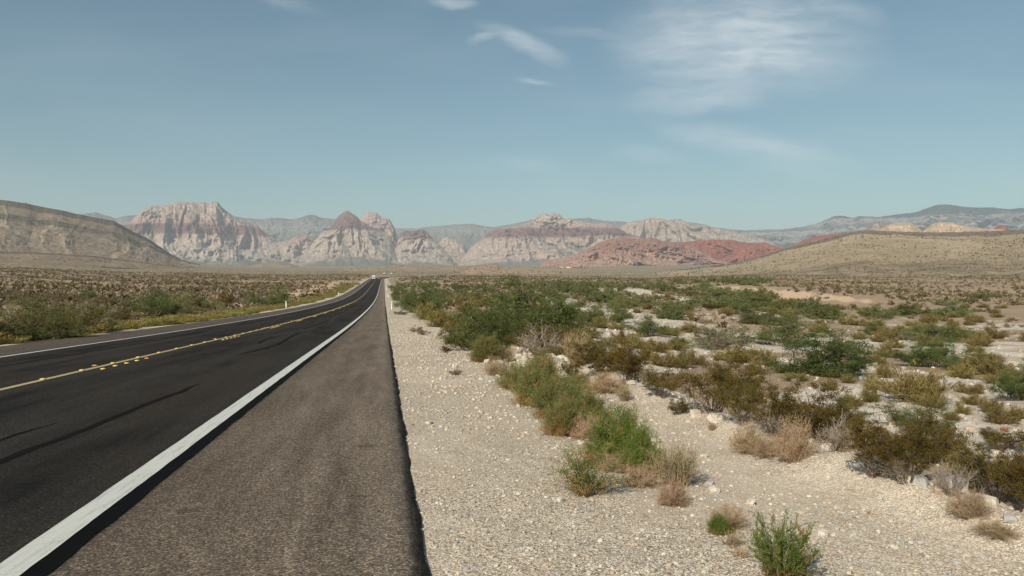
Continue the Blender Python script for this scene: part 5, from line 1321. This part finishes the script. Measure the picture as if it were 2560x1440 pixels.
def s_bench(g, n):
    y_ = 3.3 + 60 * g.uniform(size=n) ** 2.4; bx = np.interp(y_, BX_Y, BX_X); u_ = g.uniform(size=n) ** .8
    return .15 + (bx + .4 - .15) * u_ ** 1.15, y_
pebbles("gravel", "pale crushed stone strewn over the road verge", 26000, s_bench, .008, .040, [M_stone, M_stoneg, M_stonet], 61)

pebbles("gravel", "loose larger stones lying about on the crushed stone verge", 600, s_bench, .02, .065, [M_stone, M_stoneg, M_stonet], 66)


def s_wash(g, n):
    th = np.radians(g.uniform(3, 47, n)); rr = (13 ** 1.2 + (150 ** 1.2 - 13 ** 1.2) * g.uniform(size=n)) ** (1 / 1.2)
    x = np.sin(th) * rr; y_ = np.cos(th) * rr; s = x - road_c(y_); ok = (s > np.interp(y_, BX_Y, BX_X) + .8) & (g.uniform(size=n) < .22 + channel(x, y_)); return x[ok], y_[ok]
pebbles("cobbles", "white cobbles scattered through the wash channels", 14000, s_wash, .035, .15, [M_stone, M_stoneg, M_stonet], 62)

# ------------------------------------------------------------------ houses far off at the foot of the pink hill
M_wall = plain("white_wall", (.66, .62, .55), .8); M_roofm = plain("pale_roof", (.42, .33, .27), .8)
for px, py, rr_, ln, lb in ((1405, 670.2, 3600, 16, "small pale house at the foot of the pink rock hill, left one"), (1421, 669.6, 3650, 20, "pale house at the foot of the pink rock hill beside dark trees")):
    D = dir_h(px) * rr_; zz = float(slope_at(px, py)) * rr_
    r = put("house", None, None, (D[0], D[1], zz), -.3); tag(r, lb, "house")
    a = Acc(); a.box(-ln / 2, ln / 2, -4, 4, -3, 3.2); put("wall", a.mesh("house_wall", [M_wall]), r)
    a = Acc(); a.prism([(-4.6, 3.2), (0, 5.2), (4.6, 3.21), (0, 3.1)], -ln / 2 - .5, ln / 2 + .5); put("roof", a.mesh("house_roof", [M_roofm]), r)
    for s in (-.3, .3):
        a = Acc(); a.box(-1, 1, -4.05, -4.0, .9, 2.2); put("window", a.mesh("house_window", [M_glass]), r, (s * ln, 0, 0))
for k, (px, py) in enumerate(((1436, 669.5), (1443, 669.2), (1449, 669.6), (1455, 669.4), (1462, 669.8))):
    D = dir_h(px) * 3640; zz = float(slope_at(px, py)) * 3640
    o = put("tree", K_green_s.mesh(k % 3), None, (D[0], D[1], zz - 2), k, (2.6, 2.6, 3.4)); tag(o, "dark tree in the row beside the far pale houses", "tree", "trees by the far houses")

# ------------------------------------------------------------------ haze: one box of pale air round the scene, sky outside it
a = Acc(); a.box(-17000, 17000, -2500, 17500, -60, 1260)
hm = bpy.data.materials.new("pale_air"); hm.use_nodes = True; t = NT(hm.node_tree); t.n.clear()
vo = t.new('ShaderNodeVolumePrincipled'); vo.inputs['Color'].default_value = (.70, .80, .92, 1); vo.inputs['Density'].default_value = 5.0e-5; vo.inputs['Anisotropy'].default_value = 0.0
mo = t.new('ShaderNodeOutputMaterial'); t.link(vo.outputs[0], mo.inputs['Volume'])
tag(put("haze", a.mesh("haze", [hm])), "thin pale haze in the air over the desert", "haze", kind='stuff')
